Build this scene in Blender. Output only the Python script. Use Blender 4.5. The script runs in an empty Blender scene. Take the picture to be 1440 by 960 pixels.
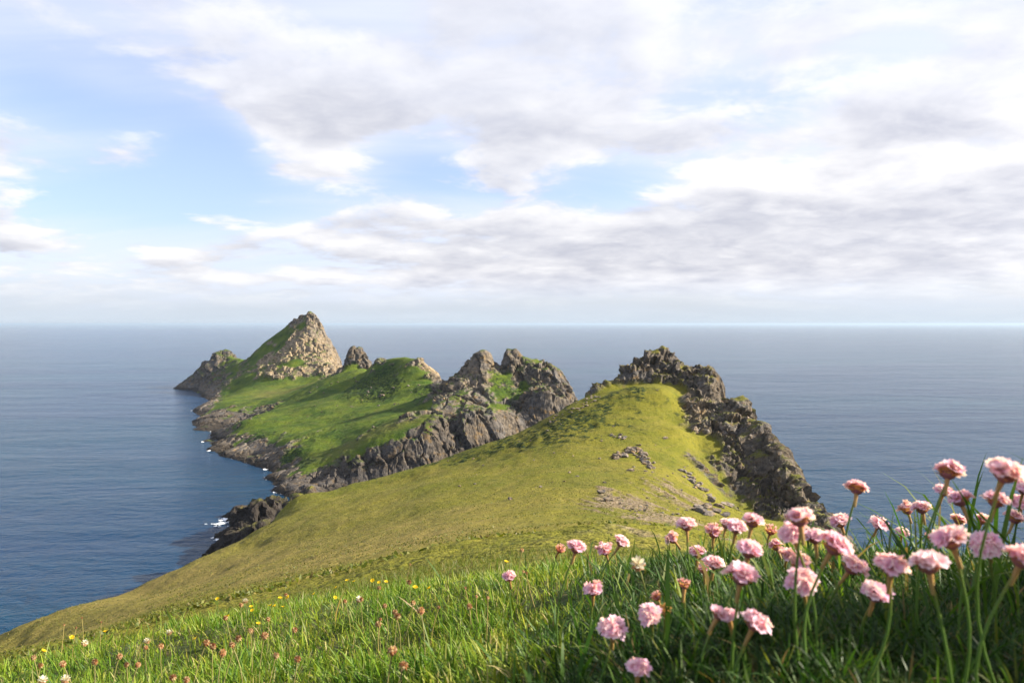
import bpy, bmesh, math, random
import numpy as np
from mathutils import Vector, Matrix

random.seed(7)
rng = np.random.default_rng(11)
sc = bpy.context.scene
COL = sc.collection

# ------------------------------------------------------------------ camera
H = 130.0            # camera height above the sea (m)
F = 1080.0           # focal length in photo pixels (27 mm on 36 mm, 1440 px wide)
HZ = 455.0           # horizon row in the photo
cam_d = bpy.data.cameras.new('camera')
cam = bpy.data.objects.new('camera', cam_d)
COL.objects.link(cam)
cam.location = (0, 0, H)
cam.rotation_euler = (math.radians(90), 0, 0)
cam_d.lens = 27.0
cam_d.sensor_width = 36.0
cam_d.shift_y = -25.0 / 1440.0
cam_d.clip_start = 0.02
cam_d.clip_end = 400000
cam_d.dof.use_dof = True
cam_d.dof.focus_distance = 2.6
cam_d.dof.aperture_fstop = 13.0
sc.camera = cam

# ------------------------------------------------------------------ light
SUN_AZ, SUN_EL = math.radians(87), math.radians(27)
sun_dir = Vector((math.sin(SUN_AZ) * math.cos(SUN_EL), math.cos(SUN_AZ) * math.cos(SUN_EL), math.sin(SUN_EL)))
sun_d = bpy.data.lights.new('sun', 'SUN')
sun_d.energy = 5.0
sun_d.angle = math.radians(0.53)
sun_d.color = (1.0, 0.90, 0.74)
sun = bpy.data.objects.new('sun', sun_d)
COL.objects.link(sun)
sun.location = (60, -20, 200)
sun.rotation_euler = sun_dir.to_track_quat('Z', 'Y').to_euler()

sc.view_settings.view_transform = 'Standard'
sc.view_settings.look = 'None'
sc.view_settings.gamma = 1.0
sc.view_settings.exposure = 1.6
sc.view_settings.use_curve_mapping = False
sc.render.engine = 'CYCLES'
sc.cycles.use_denoising = True
sc.cycles.denoiser = 'OPENIMAGEDENOISE'
sc.cycles.denoising_prefilter = 'ACCURATE'
sc.cycles.max_bounces = 6
sc.cycles.diffuse_bounces = 3
sc.cycles.glossy_bounces = 2
sc.cycles.transmission_bounces = 4
sc.cycles.volume_bounces = 0
sc.cycles.caustics_reflective = False
sc.cycles.caustics_refractive = False


# ------------------------------------------------------------------ node helper
class NT:
    def __init__(s, tree):
        s.t = tree
        s.t.nodes.clear()

    def n(s, kind, **kw):
        nd = s.t.nodes.new(kind)
        for k, v in kw.items():
            setattr(nd, k, v)
        return nd

    def put(s, sock, v):
        if hasattr(v, 'is_linked') or isinstance(v, bpy.types.NodeSocket):
            s.t.links.new(v, sock)
        elif isinstance(v, (tuple, list)) and len(v) == 3 and sock.type == 'RGBA':
            sock.default_value = (*v, 1)
        else:
            sock.default_value = v

    def m(s, op, a, b=0.0, c=0.0, clamp=False):
        nd = s.n('ShaderNodeMath', operation=op, use_clamp=clamp)
        s.put(nd.inputs[0], a)
        s.put(nd.inputs[1], b)
        s.put(nd.inputs[2], c)
        return nd.outputs[0]

    def vm(s, op, a, b=(0, 0, 0)):
        nd = s.n('ShaderNodeVectorMath', operation=op)
        s.put(nd.inputs[0], a)
        s.put(nd.inputs[1], b)
        return nd.outputs['Vector']

    def mix(s, f, a, b, mode='MIX'):
        nd = s.n('ShaderNodeMix', data_type='RGBA', blend_type=mode)
        s.put(nd.inputs[0], f)
        s.put(nd.inputs[6], a)
        s.put(nd.inputs[7], b)
        return nd.outputs[2]

    def ss(s, v, lo, hi, a=0.0, b=1.0):
        nd = s.n('ShaderNodeMapRange', interpolation_type='SMOOTHSTEP')
        s.put(nd.inputs[0], v)
        for i, x in enumerate((lo, hi, a, b)):
            s.put(nd.inputs[1 + i], x)
        return nd.outputs[0]

    def noise(s, vec, scale, detail=4.0, rough=0.55, dist=0.0, col=False):
        nd = s.n('ShaderNodeTexNoise')
        s.put(nd.inputs['Vector'], vec)
        nd.inputs['Scale'].default_value = scale
        nd.inputs['Detail'].default_value = detail
        nd.inputs['Roughness'].default_value = rough
        nd.inputs['Distortion'].default_value = dist
        return nd.outputs[1 if col else 0]

    def comb(s, x, y, z):
        nd = s.n('ShaderNodeCombineXYZ')
        for i, v in enumerate((x, y, z)):
            s.put(nd.inputs[i], v)
        return nd.outputs[0]

    def sep(s, v):
        nd = s.n('ShaderNodeSeparateXYZ')
        s.put(nd.inputs[0], v)
        return nd.outputs

    def attr(s, name):
        nd = s.n('ShaderNodeAttribute', attribute_name=name)
        return nd

    def scaled(s, v, xyz):
        return s.vm('MULTIPLY', v, xyz)


# ------------------------------------------------------------------ sky
world = bpy.data.worlds.new('World')
sc.world = world
world.use_nodes = True
SKY_STRENGTH = 0.052


def build_sky():
    w = NT(world.node_tree)
    out = w.n('ShaderNodeOutputWorld')
    bg = w.n('ShaderNodeBackground')
    w.t.links.new(bg.outputs[0], out.inputs[0])
    bg.inputs[1].default_value = SKY_STRENGTH
    sky = w.n('ShaderNodeTexSky')
    sky.sky_type = 'NISHITA'
    sky.sun_disc = False
    sky.sun_elevation = SUN_EL
    sky.sun_rotation = SUN_AZ
    sky.altitude = 100
    sky.air_density = 1.0
    sky.dust_density = 1.6
    sky.ozone_density = 2.6
    D = w.n('ShaderNodeTexCoord').outputs['Generated']
    x, y, z = w.sep(D)
    zc = w.m('MAXIMUM', z, 0.0)
    az = w.m('ARCTAN2', x, y)
    el = w.m('ARCSINE', zc)
    den = w.m('ADD', zc, 0.19)
    q = w.comb(w.m('DIVIDE', x, den), w.m('DIVIDE', y, den), 0.0)
    # cumulus and stratocumulus field
    big = w.noise(w.vm('ADD', q, (3.1, 7.7, 0.3)), 0.7, 2.0, 0.5)
    n1 = w.noise(w.vm('ADD', q, (3.1, 7.7, 0.3)), 2.7, 10.0, 0.57, 0.2)
    n1s = w.noise(w.vm('ADD', w.vm('MULTIPLY', q, (0.955, 0.955, 1.0)), (3.1 + 0.07, 7.7 - 0.02, 0.3)), 2.7, 5.0, 0.5, 0.2)

    def gauss(px, py, sx, sy, amp):
        a0 = math.atan((px - 720) / F)
        e0 = math.atan((HZ - py) / F * math.cos(a0))
        da = w.m('MULTIPLY', w.m('SUBTRACT', az, a0), F / sx)
        de = w.m('MULTIPLY', w.m('SUBTRACT', el, e0), F / sy)
        r = w.m('ADD', w.m('MULTIPLY', da, da), w.m('MULTIPLY', de, de))
        return w.m('MULTIPLY', w.m('EXPONENT', w.m('MULTIPLY', r, -1.0)), amp)

    def total(lst):
        t = None
        for g in lst:
            v = gauss(*g)
            t = v if t is None else w.m('ADD', t, v)
        return t
    gaps = total(GAPS)
    sdot = w.m('ADD', w.m('MULTIPLY', x, sun_dir.x), w.m('ADD', w.m('MULTIPLY', y, sun_dir.y), w.m('MULTIPLY', z, sun_dir.z)))
    gaps = w.m('ADD', gaps, w.m('MULTIPLY', sdot, 0.05))
    f1 = w.m('ADD', w.m('ADD', n1, w.m('MULTIPLY', w.m('SUBTRACT', big, 0.5), 0.35)), gaps)
    cov = w.ss(f1, 0.42, 0.58)
    # light: sunlit rims towards the sun, grey in the thick middle
    lit = w.m('ADD', w.m('MULTIPLY', w.m('SUBTRACT', n1, n1s), 2.6), 0.62)
    thick = w.ss(f1, 0.50, 0.85)
    lit = w.m('SUBTRACT', lit, w.m('MULTIPLY', thick, 0.55))
    n3 = w.noise(w.vm('ADD', q, (9.1, 1.7, 2.3)), 5.0, 8.0, 0.6, 0.3)
    lit = w.m('ADD', lit, w.m('MULTIPLY', w.m('SUBTRACT', n3, 0.5), 0.9))
    lit = w.m('ADD', lit, total(BRIGHT), clamp=True)
    lit = w.m('MAXIMUM', lit, w.m('MULTIPLY', w.m('SUBTRACT', n3, 0.34), 1.5))
    ccol = w.mix(lit, (0.57, 0.58, 0.655), (1.04, 1.02, 1.02))
    # thin high veil
    qs = w.comb(w.m('ADD', w.m('MULTIPLY', w.sep(q)[0], 0.5), w.m('MULTIPLY', w.sep(q)[1], 0.35)),
                w.m('MULTIPLY', w.sep(q)[1], 1.5), 4.0)
    veil = w.ss(w.m('ADD', w.noise(qs, 0.7, 8.0, 0.55, 0.6), w.m('MULTIPLY', gaps, 0.9)), 0.26, 0.72, 0.22, 0.92)
    K = 7.3
    nis = w.mix(1.0, sky.outputs[0], (1.45, 1.42, 1.72), 'MULTIPLY')
    # cloud droplets scatter forward: cloud is brighter towards the sun
    fw = w.m('ADD', 0.93, w.m('MULTIPLY', w.m('POWER', w.m('MAXIMUM', sdot, 0.0), 3.0), 0.45))
    kk = w.m('MULTIPLY', fw, K)
    cK = w.mix(1.0, ccol, w.comb(kk, kk, kk), 'MULTIPLY')
    c = w.mix(veil, nis, (0.80 * K, 0.84 * K, 0.96 * K))
    low = w.ss(el, 0.012, 0.075)
    c = w.mix(w.m('MULTIPLY', cov, w.m('SUBTRACT', w.m('ADD', w.m('MULTIPLY', low, 0.60), 0.30), w.ss(el, 0.16, 0.40, 0.0, 0.30))), c, cK)
    # the air close to the horizon
    hor = w.m('MULTIPLY', w.ss(el, 0.06, 0.0), 0.85)
    c = w.mix(hor, c, (0.58 * K, 0.66 * K, 0.75 * K))
    w.put(bg.inputs[0], c)


# (photo px, photo py, width, height, amount) -> fixed directions in the sky
GAPS = [(110, 150, 130, 60, -0.22), (230, 290, 150, 40, -0.22), (480, 205, 130, 18, -0.05), (880, 255, 110, 30, -0.22),
        (620, 245, 80, 35, -0.15), (1060, 160, 130, 40, -0.15), (300, 215, 60, 45, -0.25), (790, 330, 60, 12, -0.04),
        (460, 165, 95, 40, 0.34), (445, 238, 95, 24, 0.24), (80, 215, 130, 40, 0.12), (140, 110, 60, 22, 0.10),
        (1150, 320, 330, 55, 0.22), (700, 370, 600, 40, 0.16), (560, 90, 200, 50, 0.04), (540, 320, 110, 24, 0.14),
        (1130, 245, 260, 25, 0.12), (1050, 40, 480, 55, 0.03), (1270, 150, 170, 50, 0.10), (960, 190, 200, 22, 0.06), (760, 170, 120, 60, 0.06)]
BRIGHT = [(1120, 245, 230, 30, 0.50), (445, 228, 60, 16, 0.45), (545, 213, 30, 14, 0.3), (460, 178, 70, 40, -0.12),
          (1200, 318, 330, 40, -0.16), (700, 385, 500, 26, -0.10), (760, 350, 60, 16, 0.45), (660, 270, 26, 14, 0.4),
          (600, 330, 100, 22, -0.2)]
build_sky()


# ------------------------------------------------------------------ numeric noise
def _h(ix, iy, iz, seed):
    M = np.uint32
    h = (ix.astype(np.int64) * 374761393 + iy.astype(np.int64) * 668265263 + iz.astype(np.int64) * 2147483647 + seed * 974634)
    h = (h & 0xffffffff).astype(np.uint64)
    h = ((h ^ (h >> np.uint64(13))) * np.uint64(1274126177)) & np.uint64(0xffffffff)
    h = ((h ^ (h >> np.uint64(16))) * np.uint64(2246822519)) & np.uint64(0xffffffff)
    return h ^ (h >> np.uint64(15))


_G = rng.normal(size=(256, 3))
_G /= np.linalg.norm(_G, axis=1)[:, None]


def perlin(p, seed=0):
    i = np.floor(p).astype(np.int64)
    f = p - i
    u = f * f * f * (f * (f * 6 - 15) + 10)
    r = 0
    for dx in (0, 1):
        wx = u[:, 0] if dx else 1 - u[:, 0]
        for dy in (0, 1):
            wy = u[:, 1] if dy else 1 - u[:, 1]
            for dz in (0, 1):
                wz = u[:, 2] if dz else 1 - u[:, 2]
                g = _G[(_h(i[:, 0] + dx, i[:, 1] + dy, i[:, 2] + dz, seed) & np.uint64(255)).astype(int)]
                d = g[:, 0] * (f[:, 0] - dx) + g[:, 1] * (f[:, 1] - dy) + g[:, 2] * (f[:, 2] - dz)
                r = r + wx * wy * wz * d
    return r * 1.5


def fbm(p, octv=4, gain=0.5, seed=0):
    a, s, t = 1.0, 0.0, 0.0
    for k in range(octv):
        s = s + a * perlin(p * (2.03 ** k) + 17.3 * k, seed + k)
        t += a
        a *= gain
    return s / t


def ridged(p, octv=4, gain=0.55, seed=0):
    a, s, t = 1.0, 0.0, 0.0
    for k in range(octv):
        s = s + a * (1 - 2 * np.abs(perlin(p * (2.07 ** k) + 9.1 * k, seed + k)))
        t += a
        a *= gain
    return s / t


def voro(p, seed=0):
    """distance to the nearest and second nearest cell point, random value of the nearest"""
    i = np.floor(p).astype(np.int64)
    f1 = np.full(len(p), 9.0)
    f2 = np.full(len(p), 9.0)
    rid = np.zeros(len(p))
    off = np.zeros((len(p), 3))
    for dx in (-1, 0, 1):
        for dy in (-1, 0, 1):
            for dz in (-1, 0, 1):
                c = i + np.array([dx, dy, dz])
                h = _h(c[:, 0], c[:, 1], c[:, 2], seed)
                o = np.stack([(h & np.uint64(1023)), (h >> np.uint64(10)) & np.uint64(1023), (h >> np.uint64(20)) & np.uint64(1023)], 1) / 1023.0
                d = np.sqrt(((c + o - p) ** 2).sum(1))
                rr = ((h >> np.uint64(5)) & np.uint64(4095)).astype(float) / 4095.0
                new = d < f1
                f2 = np.where(new, f1, np.minimum(f2, d))
                rid = np.where(new, rr, rid)
                off[new] = (p - c - o)[new]
                f1 = np.where(new, d, f1)
    # every cell is a block with its own tilted face
    gi = (rid * 4095).astype(int) % 256
    return f1, f2, rid, (_G[gi] * off).sum(1)


def sstep(v, lo, hi):
    t = np.clip((v - lo) / (hi - lo), 0, 1)
    return t * t * (3 - 2 * t)


class RBF:
    def __init__(s, pts, vals, c):
        s.p, s.c = np.asarray(pts, float), c
        n, k = s.p.shape
        A = np.sqrt(((s.p[:, None] - s.p[None]) ** 2).sum(2) + c * c)
        Q = np.hstack([np.ones((n, 1)), s.p])
        M = np.block([[A + np.eye(n) * 1e-9, Q], [Q.T, np.zeros((k + 1, k + 1))]])
        b = np.concatenate([np.asarray(vals, float), np.zeros(k + 1)])
        s.w = np.linalg.lstsq(M, b, rcond=None)[0]

    def __call__(s, X):
        out = np.empty(len(X))
        n = len(s.p)
        for a in range(0, len(X), 40000):
            x = X[a:a + 40000]
            d2 = np.zeros((len(x), n))
            for k in range(x.shape[1]):
                d2 += (x[:, k:k + 1] - s.p[None, :, k]) ** 2
            out[a:a + 40000] = np.sqrt(d2 + s.c * s.c) @ s.w[:n] + s.w[n] + x @ s.w[n + 1:]
        return out


def idw(pts, vals, X, power=3.0, eps=1e-4):
    pts = np.asarray(pts, float)
    vals = np.asarray(vals, float)
    out = np.empty(len(X))
    for a in range(0, len(X), 40000):
        x = X[a:a + 40000]
        d2 = np.zeros((len(x), len(pts)))
        for k in range(x.shape[1]):
            d2 += (x[:, k:k + 1] - pts[None, :, k]) ** 2
        wt = 1.0 / (d2 + eps) ** (power / 2)
        out[a:a + 40000] = (wt @ vals) / wt.sum(1)
    return out


def wpt(px, py, d):
    return ((px - 720) / F * d, d, H - (py - HZ) / F * d)


def mesh_np(name, verts, faces, attrs=None, smooth=True):
    """faces: (n, 4) or (n, 3) int array, or list of such arrays"""
    if not isinstance(faces, list):
        faces = [faces]
    me = bpy.data.meshes.new(name)
    me.vertices.add(len(verts))
    me.vertices.foreach_set('co', np.ascontiguousarray(verts, np.float32).ravel())
    loops = np.concatenate([f.ravel() for f in faces]).astype(np.int32)
    tot = np.concatenate([np.full(len(f), f.shape[1]) for f in faces])
    start = np.concatenate([[0], np.cumsum(tot)[:-1]]).astype(np.int32)
    me.loops.add(len(loops))
    me.loops.foreach_set('vertex_index', loops)
    me.polygons.add(len(tot))
    me.polygons.foreach_set('loop_start', start)
    me.update(calc_edges=True)
    me.polygons.foreach_set('use_smooth', np.full(len(tot), smooth))
    for k, v in (attrs or {}).items():
        v = np.asarray(v, np.float32)
        if v.ndim == 1:
            me.attributes.new(k, 'FLOAT', 'POINT').data.foreach_set('value', v)
        else:
            c4 = np.ones((len(v), 4), np.float32)
            c4[:, :3] = v
            me.attributes.new(k, 'FLOAT_COLOR', 'POINT').data.foreach_set('color', c4.ravel())
    me.validate()
    return me


def add(name, me, mat=None, parent=None, loc=None, label=None, cat=None, group=None, kind=None):
    o = bpy.data.objects.new(name, me)
    COL.objects.link(o)
    if mat is not None and me is not None and not me.materials:
        me.materials.append(mat)
    if parent is not None:
        o.parent = parent
    if loc is not None:
        o.location = loc
    for k, v in (('label', label), ('category', cat), ('group', group), ('kind', kind)):
        if v:
            o[k] = v
    return o


def grid_faces(nr, nc, keep=None):
    idx = np.arange(nr * nc).reshape(nr, nc)
    f = np.stack([idx[:-1, :-1], idx[:-1, 1:], idx[1:, 1:], idx[1:, :-1]], -1).reshape(-1, 4)
    if keep is not None:
        f = f[keep[f].any(1)]
    return f


def compact(verts, faces, attrs):
    used = np.zeros(len(verts), bool)
    used[faces.ravel()] = True
    new = np.cumsum(used) - 1
    return verts[used], new[faces], {k: v[used] for k, v in attrs.items()}


def facet(me, rock):
    """angular faces where the ground is rock"""
    vi = np.empty(len(me.loops), np.int32)
    me.loops.foreach_get('vertex_index', vi)
    r = rock[vi].reshape(-1, 4).mean(1)
    me.polygons.foreach_set('use_smooth', r < .5)


def grid_normals(V, nr, nc):
    P = V.reshape(nr, nc, 3)
    a = np.gradient(P, axis=0)
    b = np.gradient(P, axis=1)
    n = np.cross(b, a)
    n /= np.linalg.norm(n, axis=2)[..., None] + 1e-9
    n = np.where(n[..., 2:3] < 0, -n, n)
    return n.reshape(-1, 3)


# ------------------------------------------------------------------ materials
def material(name):
    m = bpy.data.materials.new(name)
    m.use_nodes = True
    t = NT(m.node_tree)
    out = t.n('ShaderNodeOutputMaterial')
    bs = t.n('ShaderNodeBsdfPrincipled')
    t.t.links.new(bs.outputs[0], out.inputs[0])
    bs.inputs['Specular IOR Level'].default_value = 0.25
    return m, t, bs, out


def bump(t, bs, h, strength, dist):
    b = t.n('ShaderNodeBump')
    b.inputs['Strength'].default_value = strength
    b.inputs['Distance'].default_value = dist
    t.put(b.inputs['Height'], h)
    t.put(bs.inputs['Normal'], b.outputs[0])
    return b


def rock_colour(t, P, s=1.0, warm=0.5):
    """lichen-patched gabbro: grey, tan, ochre lichen, black joints"""
    a = t.noise(P, 0.07 * s, 5, 0.6)
    b = t.noise(P, 0.35 * s, 6, 0.65)
    c1 = t.mix(t.ss(b, 0.35, 0.65), (0.055, 0.047, 0.039), (0.225, 0.185, 0.14))
    c2 = t.mix(t.ss(a, 0.42, 0.62, 0.0, 0.85), c1, t.mix(t.ss(b, 0.3, 0.7), (0.080, 0.075, 0.072), (0.215, 0.20, 0.187)))
    lich = t.m('MULTIPLY', t.ss(t.noise(P, 0.19 * s, 6, 0.68), 0.53, 0.66), warm)
    c3 = t.mix(lich, c2, (0.33, 0.20, 0.06))
    return c3, b


def make_terrain_mat(name, g_lo, g_hi, g_tan, warm, rs):
    m, t, bs, out = material(name)
    P = t.n('ShaderNodeNewGeometry').outputs['Position']
    rock = t.attr('rock').outputs['Fac']
    tan = t.attr('tan').outputs['Fac']
    scrub_shade = t.attr('scrub_shade').outputs['Fac']
    scree = t.attr('scree').outputs['Fac']
    # turf
    n_a = t.noise(P, 0.035, 5, 0.6)
    n_b = t.noise(P, 0.45, 5, 0.65)
    n_c = t.noise(P, 2.2, 3, 0.6)
    turf = t.mix(t.ss(n_a, 0.36, 0.64), g_lo, g_hi)
    strk = t.ss(t.noise(t.scaled(P, (0.035, 0.035, 1.0)), 0.9, 5, 0.65, 0.5), 0.45, 0.68)
    turf = t.mix(t.m('MULTIPLY', t.m('ADD', t.m('MULTIPLY', tan, 0.9), t.m('MULTIPLY', strk, 0.30)), 1.0, clamp=True), turf, g_tan)
    turf = t.mix(t.m('MULTIPLY', t.ss(n_b, 0.50, 0.68), 0.45), turf, (0.040, 0.058, 0.012))
    turf = t.mix(t.m('MULTIPLY', t.ss(n_c, 0.52, 0.72), 0.40), turf, (0.15, 0.125, 0.035))
    turf = t.mix(t.m('MULTIPLY', scrub_shade, t.ss(n_b, 0.40, 0.55)), turf, (0.022, 0.038, 0.010))
    # scree and bare earth
    sn = t.noise(P, 1.1, 5, 0.7)
    scol = t.mix(t.ss(sn, 0.35, 0.65), (0.13, 0.09, 0.05), (0.30, 0.24, 0.16))
    turf = t.mix(scree, turf, scol)
    rc, rb = rock_colour(t, P, rs, warm)
    pale = t.attr('pale').outputs['Fac']
    rc = t.mix(t.m('MULTIPLY', pale, 0.85), rc, t.mix(t.ss(rb, 0.3, 0.60), (0.15, 0.105, 0.06), (0.55, 0.42, 0.25)))
    dark = t.attr('dark').outputs['Fac']
    rc = t.mix(t.m('MULTIPLY', dark, 0.78, clamp=True), rc, (0.045, 0.038, 0.033))
    # black tide zone
    z = t.sep(P)[2]
    wet = t.ss(t.m('ADD', z, t.m('MULTIPLY', n_b, 6.0)), 9.5, 4.5)
    rc = t.mix(t.m('MULTIPLY', wet, 0.85), rc, (0.030, 0.024, 0.018))
    col = t.mix(1.0, t.mix(rock, turf, rc), t.mix(rock, (0.84, 0.84, 0.84), (0.70, 0.70, 0.70)), 'MULTIPLY')
    t.put(bs.inputs['Base Color'], col)
    bs.inputs['Roughness'].default_value = 0.95
    bs.inputs['Specular IOR Level'].default_value = 0.1
    hr = t.m('MULTIPLY', t.noise(t.scaled(P, (1.0, 1.0, 0.45)), 0.5 * rs, 7, 0.62), t.m('MULTIPLY', rock, 1.3))
    hg = t.m('MULTIPLY', t.m('ADD', n_b, t.m('MULTIPLY', n_c, 0.55)), t.m('MULTIPLY', t.m('SUBTRACT', 1.0, rock), 0.85))
    bump(t, bs, t.m('ADD', hr, hg), 1.0, 1.0)
    return m


MAT_HEAD = make_terrain_mat('headland_turf_and_rock', (0.126, 0.135, 0.013), (0.182, 0.171, 0.018), (0.240, 0.188, 0.054), 0.55, 1.4)
MAT_ISLE = make_terrain_mat('island_turf_and_rock', (0.040, 0.088, 0.008), (0.110, 0.158, 0.011), (0.14, 0.125, 0.035), 0.6, 0.8)


def make_rock_mat():
    m, t, bs, out = material('lichen_rock')
    P = t.n('ShaderNodeNewGeometry').outputs['Position']
    c, b = rock_colour(t, P, 2.5, 0.5)
    oi = t.n('ShaderNodeObjectInfo').outputs['Random']
    c = t.mix(1.0, c, t.mix(oi, (0.9, 0.9, 0.9), (1.35, 1.28, 1.2)), 'MULTIPLY')
    t.put(bs.inputs['Base Color'], c)
    bs.inputs['Roughness'].default_value = 0.95
    bs.inputs['Specular IOR Level'].default_value = 0.1
    bump(t, bs, t.noise(P, 1.3, 8, 0.7), 0.9, 0.8)
    return m


MAT_ROCK = make_rock_mat()


# ------------------------------------------------------------------ sea
def make_sea():
    m, t, bs, out = material('sea_water')
    P = t.n('ShaderNodeNewGeometry').outputs['Position']
    swell = t.noise(t.scaled(P, (0.55, 1.0, 1.0)), 0.018, 4, 0.55)
    wav = t.noise(t.scaled(P, (0.6, 1.0, 1.0)), 0.11, 5, 0.62, 0.4)
    rip = t.noise(t.scaled(P, (0.7, 1.0, 1.0)), 0.55, 3, 0.6)
    patch = t.noise(t.scaled(P, (0.30, 1.0, 1.0)), 0.0022, 6, 0.65, 0.6)
    lane = t.ss(t.noise(t.scaled(P, (0.22, 1.0, 1.0)), 0.006, 5, 0.6, 0.8), 0.32, 0.68, 0.65, 1.15)
    h = t.m('ADD', t.m('MULTIPLY', wav, 3.0), t.m('ADD', t.m('MULTIPLY', rip, 0.7), t.m('MULTIPLY', swell, 7.0)))
    h = t.m('MULTIPLY', h, lane)
    bump(t, bs, h, 0.85, 1.0)
    # two blues mixed in broad random patches
    col = t.mix(t.ss(patch, 0.35, 0.68), (0.0015, 0.020, 0.060), (0.002, 0.034, 0.068))
    t.put(bs.inputs['Base Color'], col)
    bs.inputs['Roughness'].default_value = 0.14
    bs.inputs['IOR'].default_value = 1.33
    bs.inputs['Specular IOR Level'].default_value = 0.12
    rings = [0.0, 150, 400, 800, 1500, 3000, 6000, 12000, 25000, 50000, 90000, 140000]
    na = 96
    V = [(0, 300, 0)]
    for r in rings[1:]:
        for k in range(na):
            a = 2 * math.pi * k / na
            V.append((r * math.cos(a), 300 + r * math.sin(a), 0))
    tri = np.array([(0, 1 + k, 1 + (k + 1) % na) for k in range(na)])
    q = []
    for j in range(len(rings) - 2):
        b0, b1 = 1 + j * na, 1 + (j + 1) * na
        for k in range(na):
            q.append((b0 + k, b1 + k, b1 + (k + 1) % na, b0 + (k + 1) % na))
    me = mesh_np('sea', np.array(V, float), [tri, np.array(q)])
    add('sea', me, m, kind='structure')


make_sea()

# ------------------------------------------------------------------ headland
HP = []      # (u, ln d, ratio, rock)


def hp(px, py, d, rock=0.0):
    HP.append(((px - 720) / F, math.log(d), (py - HZ) / F, rock))


def hz(px, z, d, rock=1.0):
    HP.append(((px - 720) / F, math.log(d), (H - z) / d, rock))


cols = [-260, 0, 200, 400, 520, 640, 760, 860, 1000, 1160, 1300, 1440, 1700]
rows = {
    5: [1040, 985, 935, 882, 860, 842, 828, 822, 825, 835, 850, 870, 920],
    9: [1010, 965, 915, 862, 838, 818, 804, 798, 805, 818, 838, 862, 910],
    16: [990, 955, 902, 848, 822, 797, 783, 777, 788, 808, 835, 862, 915],
    27: [980, 947, 892, 840, 811, 783, 766, 759, 774, 803, 838, 870, 930],
    45: [975, 941, 882, 830, 797, 765, 748, 741, 758, 800, 845, 885, 950],
    80: [968, 937, 873, 824, 800, 774, 758, 752, 764, 802, 855, 900, 970],
    140: [958, 932, 864, 810, 784, 757, 743, 738, 755, 798, 868, 930, 1010],
    190: [952, 922, 852, 793, 762, 735, 722, 720, 742, 792, 900]}
for d, r in rows.items():
    for px, py in zip(cols, r):
        hp(px, py, d)
for d, r in {
    240: [(200, 838), (300, 808), (400, 775), (500, 750), (600, 722), (700, 705), (800, 693), (860, 692), (930, 704), (1000, 719), (1060, 740), (1160, 778)],
    280: [(350, 770), (420, 742), (500, 722), (600, 699), (700, 682), (800, 669), (880, 668), (940, 674), (1000, 698), (1030, 715)],
    320: [(420, 722), (500, 703), (600, 679), (700, 661), (800, 642), (880, 640), (940, 648), (985, 668), (1005, 685)],
    360: [(470, 696), (560, 680), (640, 658), (700, 641), (780, 613), (860, 602), (930, 602), (965, 612), (985, 630)],
    390: [(760, 599), (830, 571), (880, 561), (925, 559), (945, 570)],
        415: [(860, 550), (890, 544), (925, 541), (948, 546)]}.items():
    for px, py in r:
        hp(px, py, d)
edge = [(-260, 975, 180), (-120, 930, 203), (0, 893, 225), (70, 868, 238), (130, 850, 250), (200, 822, 265), (260, 797, 285), (300, 780, 298),
        (340, 762, 320), (375, 742, 345), (400, 712, 365), (430, 700, 375), (480, 688, 385), (560, 666, 392), (640, 640, 398),
        (700, 620, 400), (760, 592, 405), (800, 570, 412), (828, 557, 416)]
for px, py, d in edge:
    hp(px, py, d)
    z = H - (py - HZ) / F * d
    if px < 390:
        hz(px - 14, z - 10, d + 9, 0.45)
        hz(px - 34, 10, d + 22)
        hz(px - 70, -10, d + 42)
    else:
        hz(px - 6, z - 11, d + 16, 0.7)
        hz(px - 15, z * 0.4, d + 38)
        hz(px - 25, -10, d + 80)
for px, py, d in [(835, 553, 421), (850, 545, 426), (870, 530, 431), (890, 516, 436), (905, 504, 440), (918, 498, 443), (930, 496, 445), (943, 501, 445),
                  (956, 512, 442), (966, 519, 440), (978, 515, 436), (990, 519, 430), (1003, 532, 425), (1013, 550, 418), (1018, 564, 410)]:
    hp(px, py, d, 1)
    z = H - (py - HZ) / F * d
    hz(px + 3, z - 18, d + 14)
    hz(px + 8, -10, d + 55)
for p in [(875, 543, 423, .5), (905, 527, 430, .9), (938, 525, 432, .9), (955, 534, 426, .9), (975, 545, 417, 1), (990, 562, 408, 1), (972, 573, 398, 1),
          (985, 590, 388, 1), (962, 584, 386, .9), (952, 580, 388, .55), (978, 602, 376, 1), (1003, 585, 392, 1), (1000, 608, 374, 1),
          (1030, 572, 396, 1), (1038, 566, 391, 1), (1047, 580, 386, 1), (1060, 592, 376, 1), (1074, 598, 368, 1), (1082, 613, 361, 1),
          (1093, 623, 355, 1), (1102, 640, 346, 1), (1113, 656, 338, 1), (1119, 671, 332, 1), (1131, 690, 325, 1), (1146, 710, 317, 1), (1161, 729, 308, 1),
          (1190, 765, 292, 1), (967, 604, 374, .55), (988, 626, 362, .6), (1002, 642, 352, .6), (1008, 662, 342, .6), (1016, 682, 333, .6), (1026, 702, 325, .6),
          (1042, 718, 318, .6), (1060, 738, 308, .6), (1026, 615, 370, 1), (1025, 640, 356, 1), (1035, 668, 343, 1), (1050, 640, 357, 1), (1060, 660, 348, 1),
          (1055, 690, 334, 1), (1075, 690, 334, 1), (1085, 665, 342, 1), (1070, 715, 320, 1), (1095, 715, 319, 1), (1110, 695, 326, 1), (1120, 725, 311, 1),
          (1045, 608, 372, .8)]:
    hp(*p)
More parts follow.
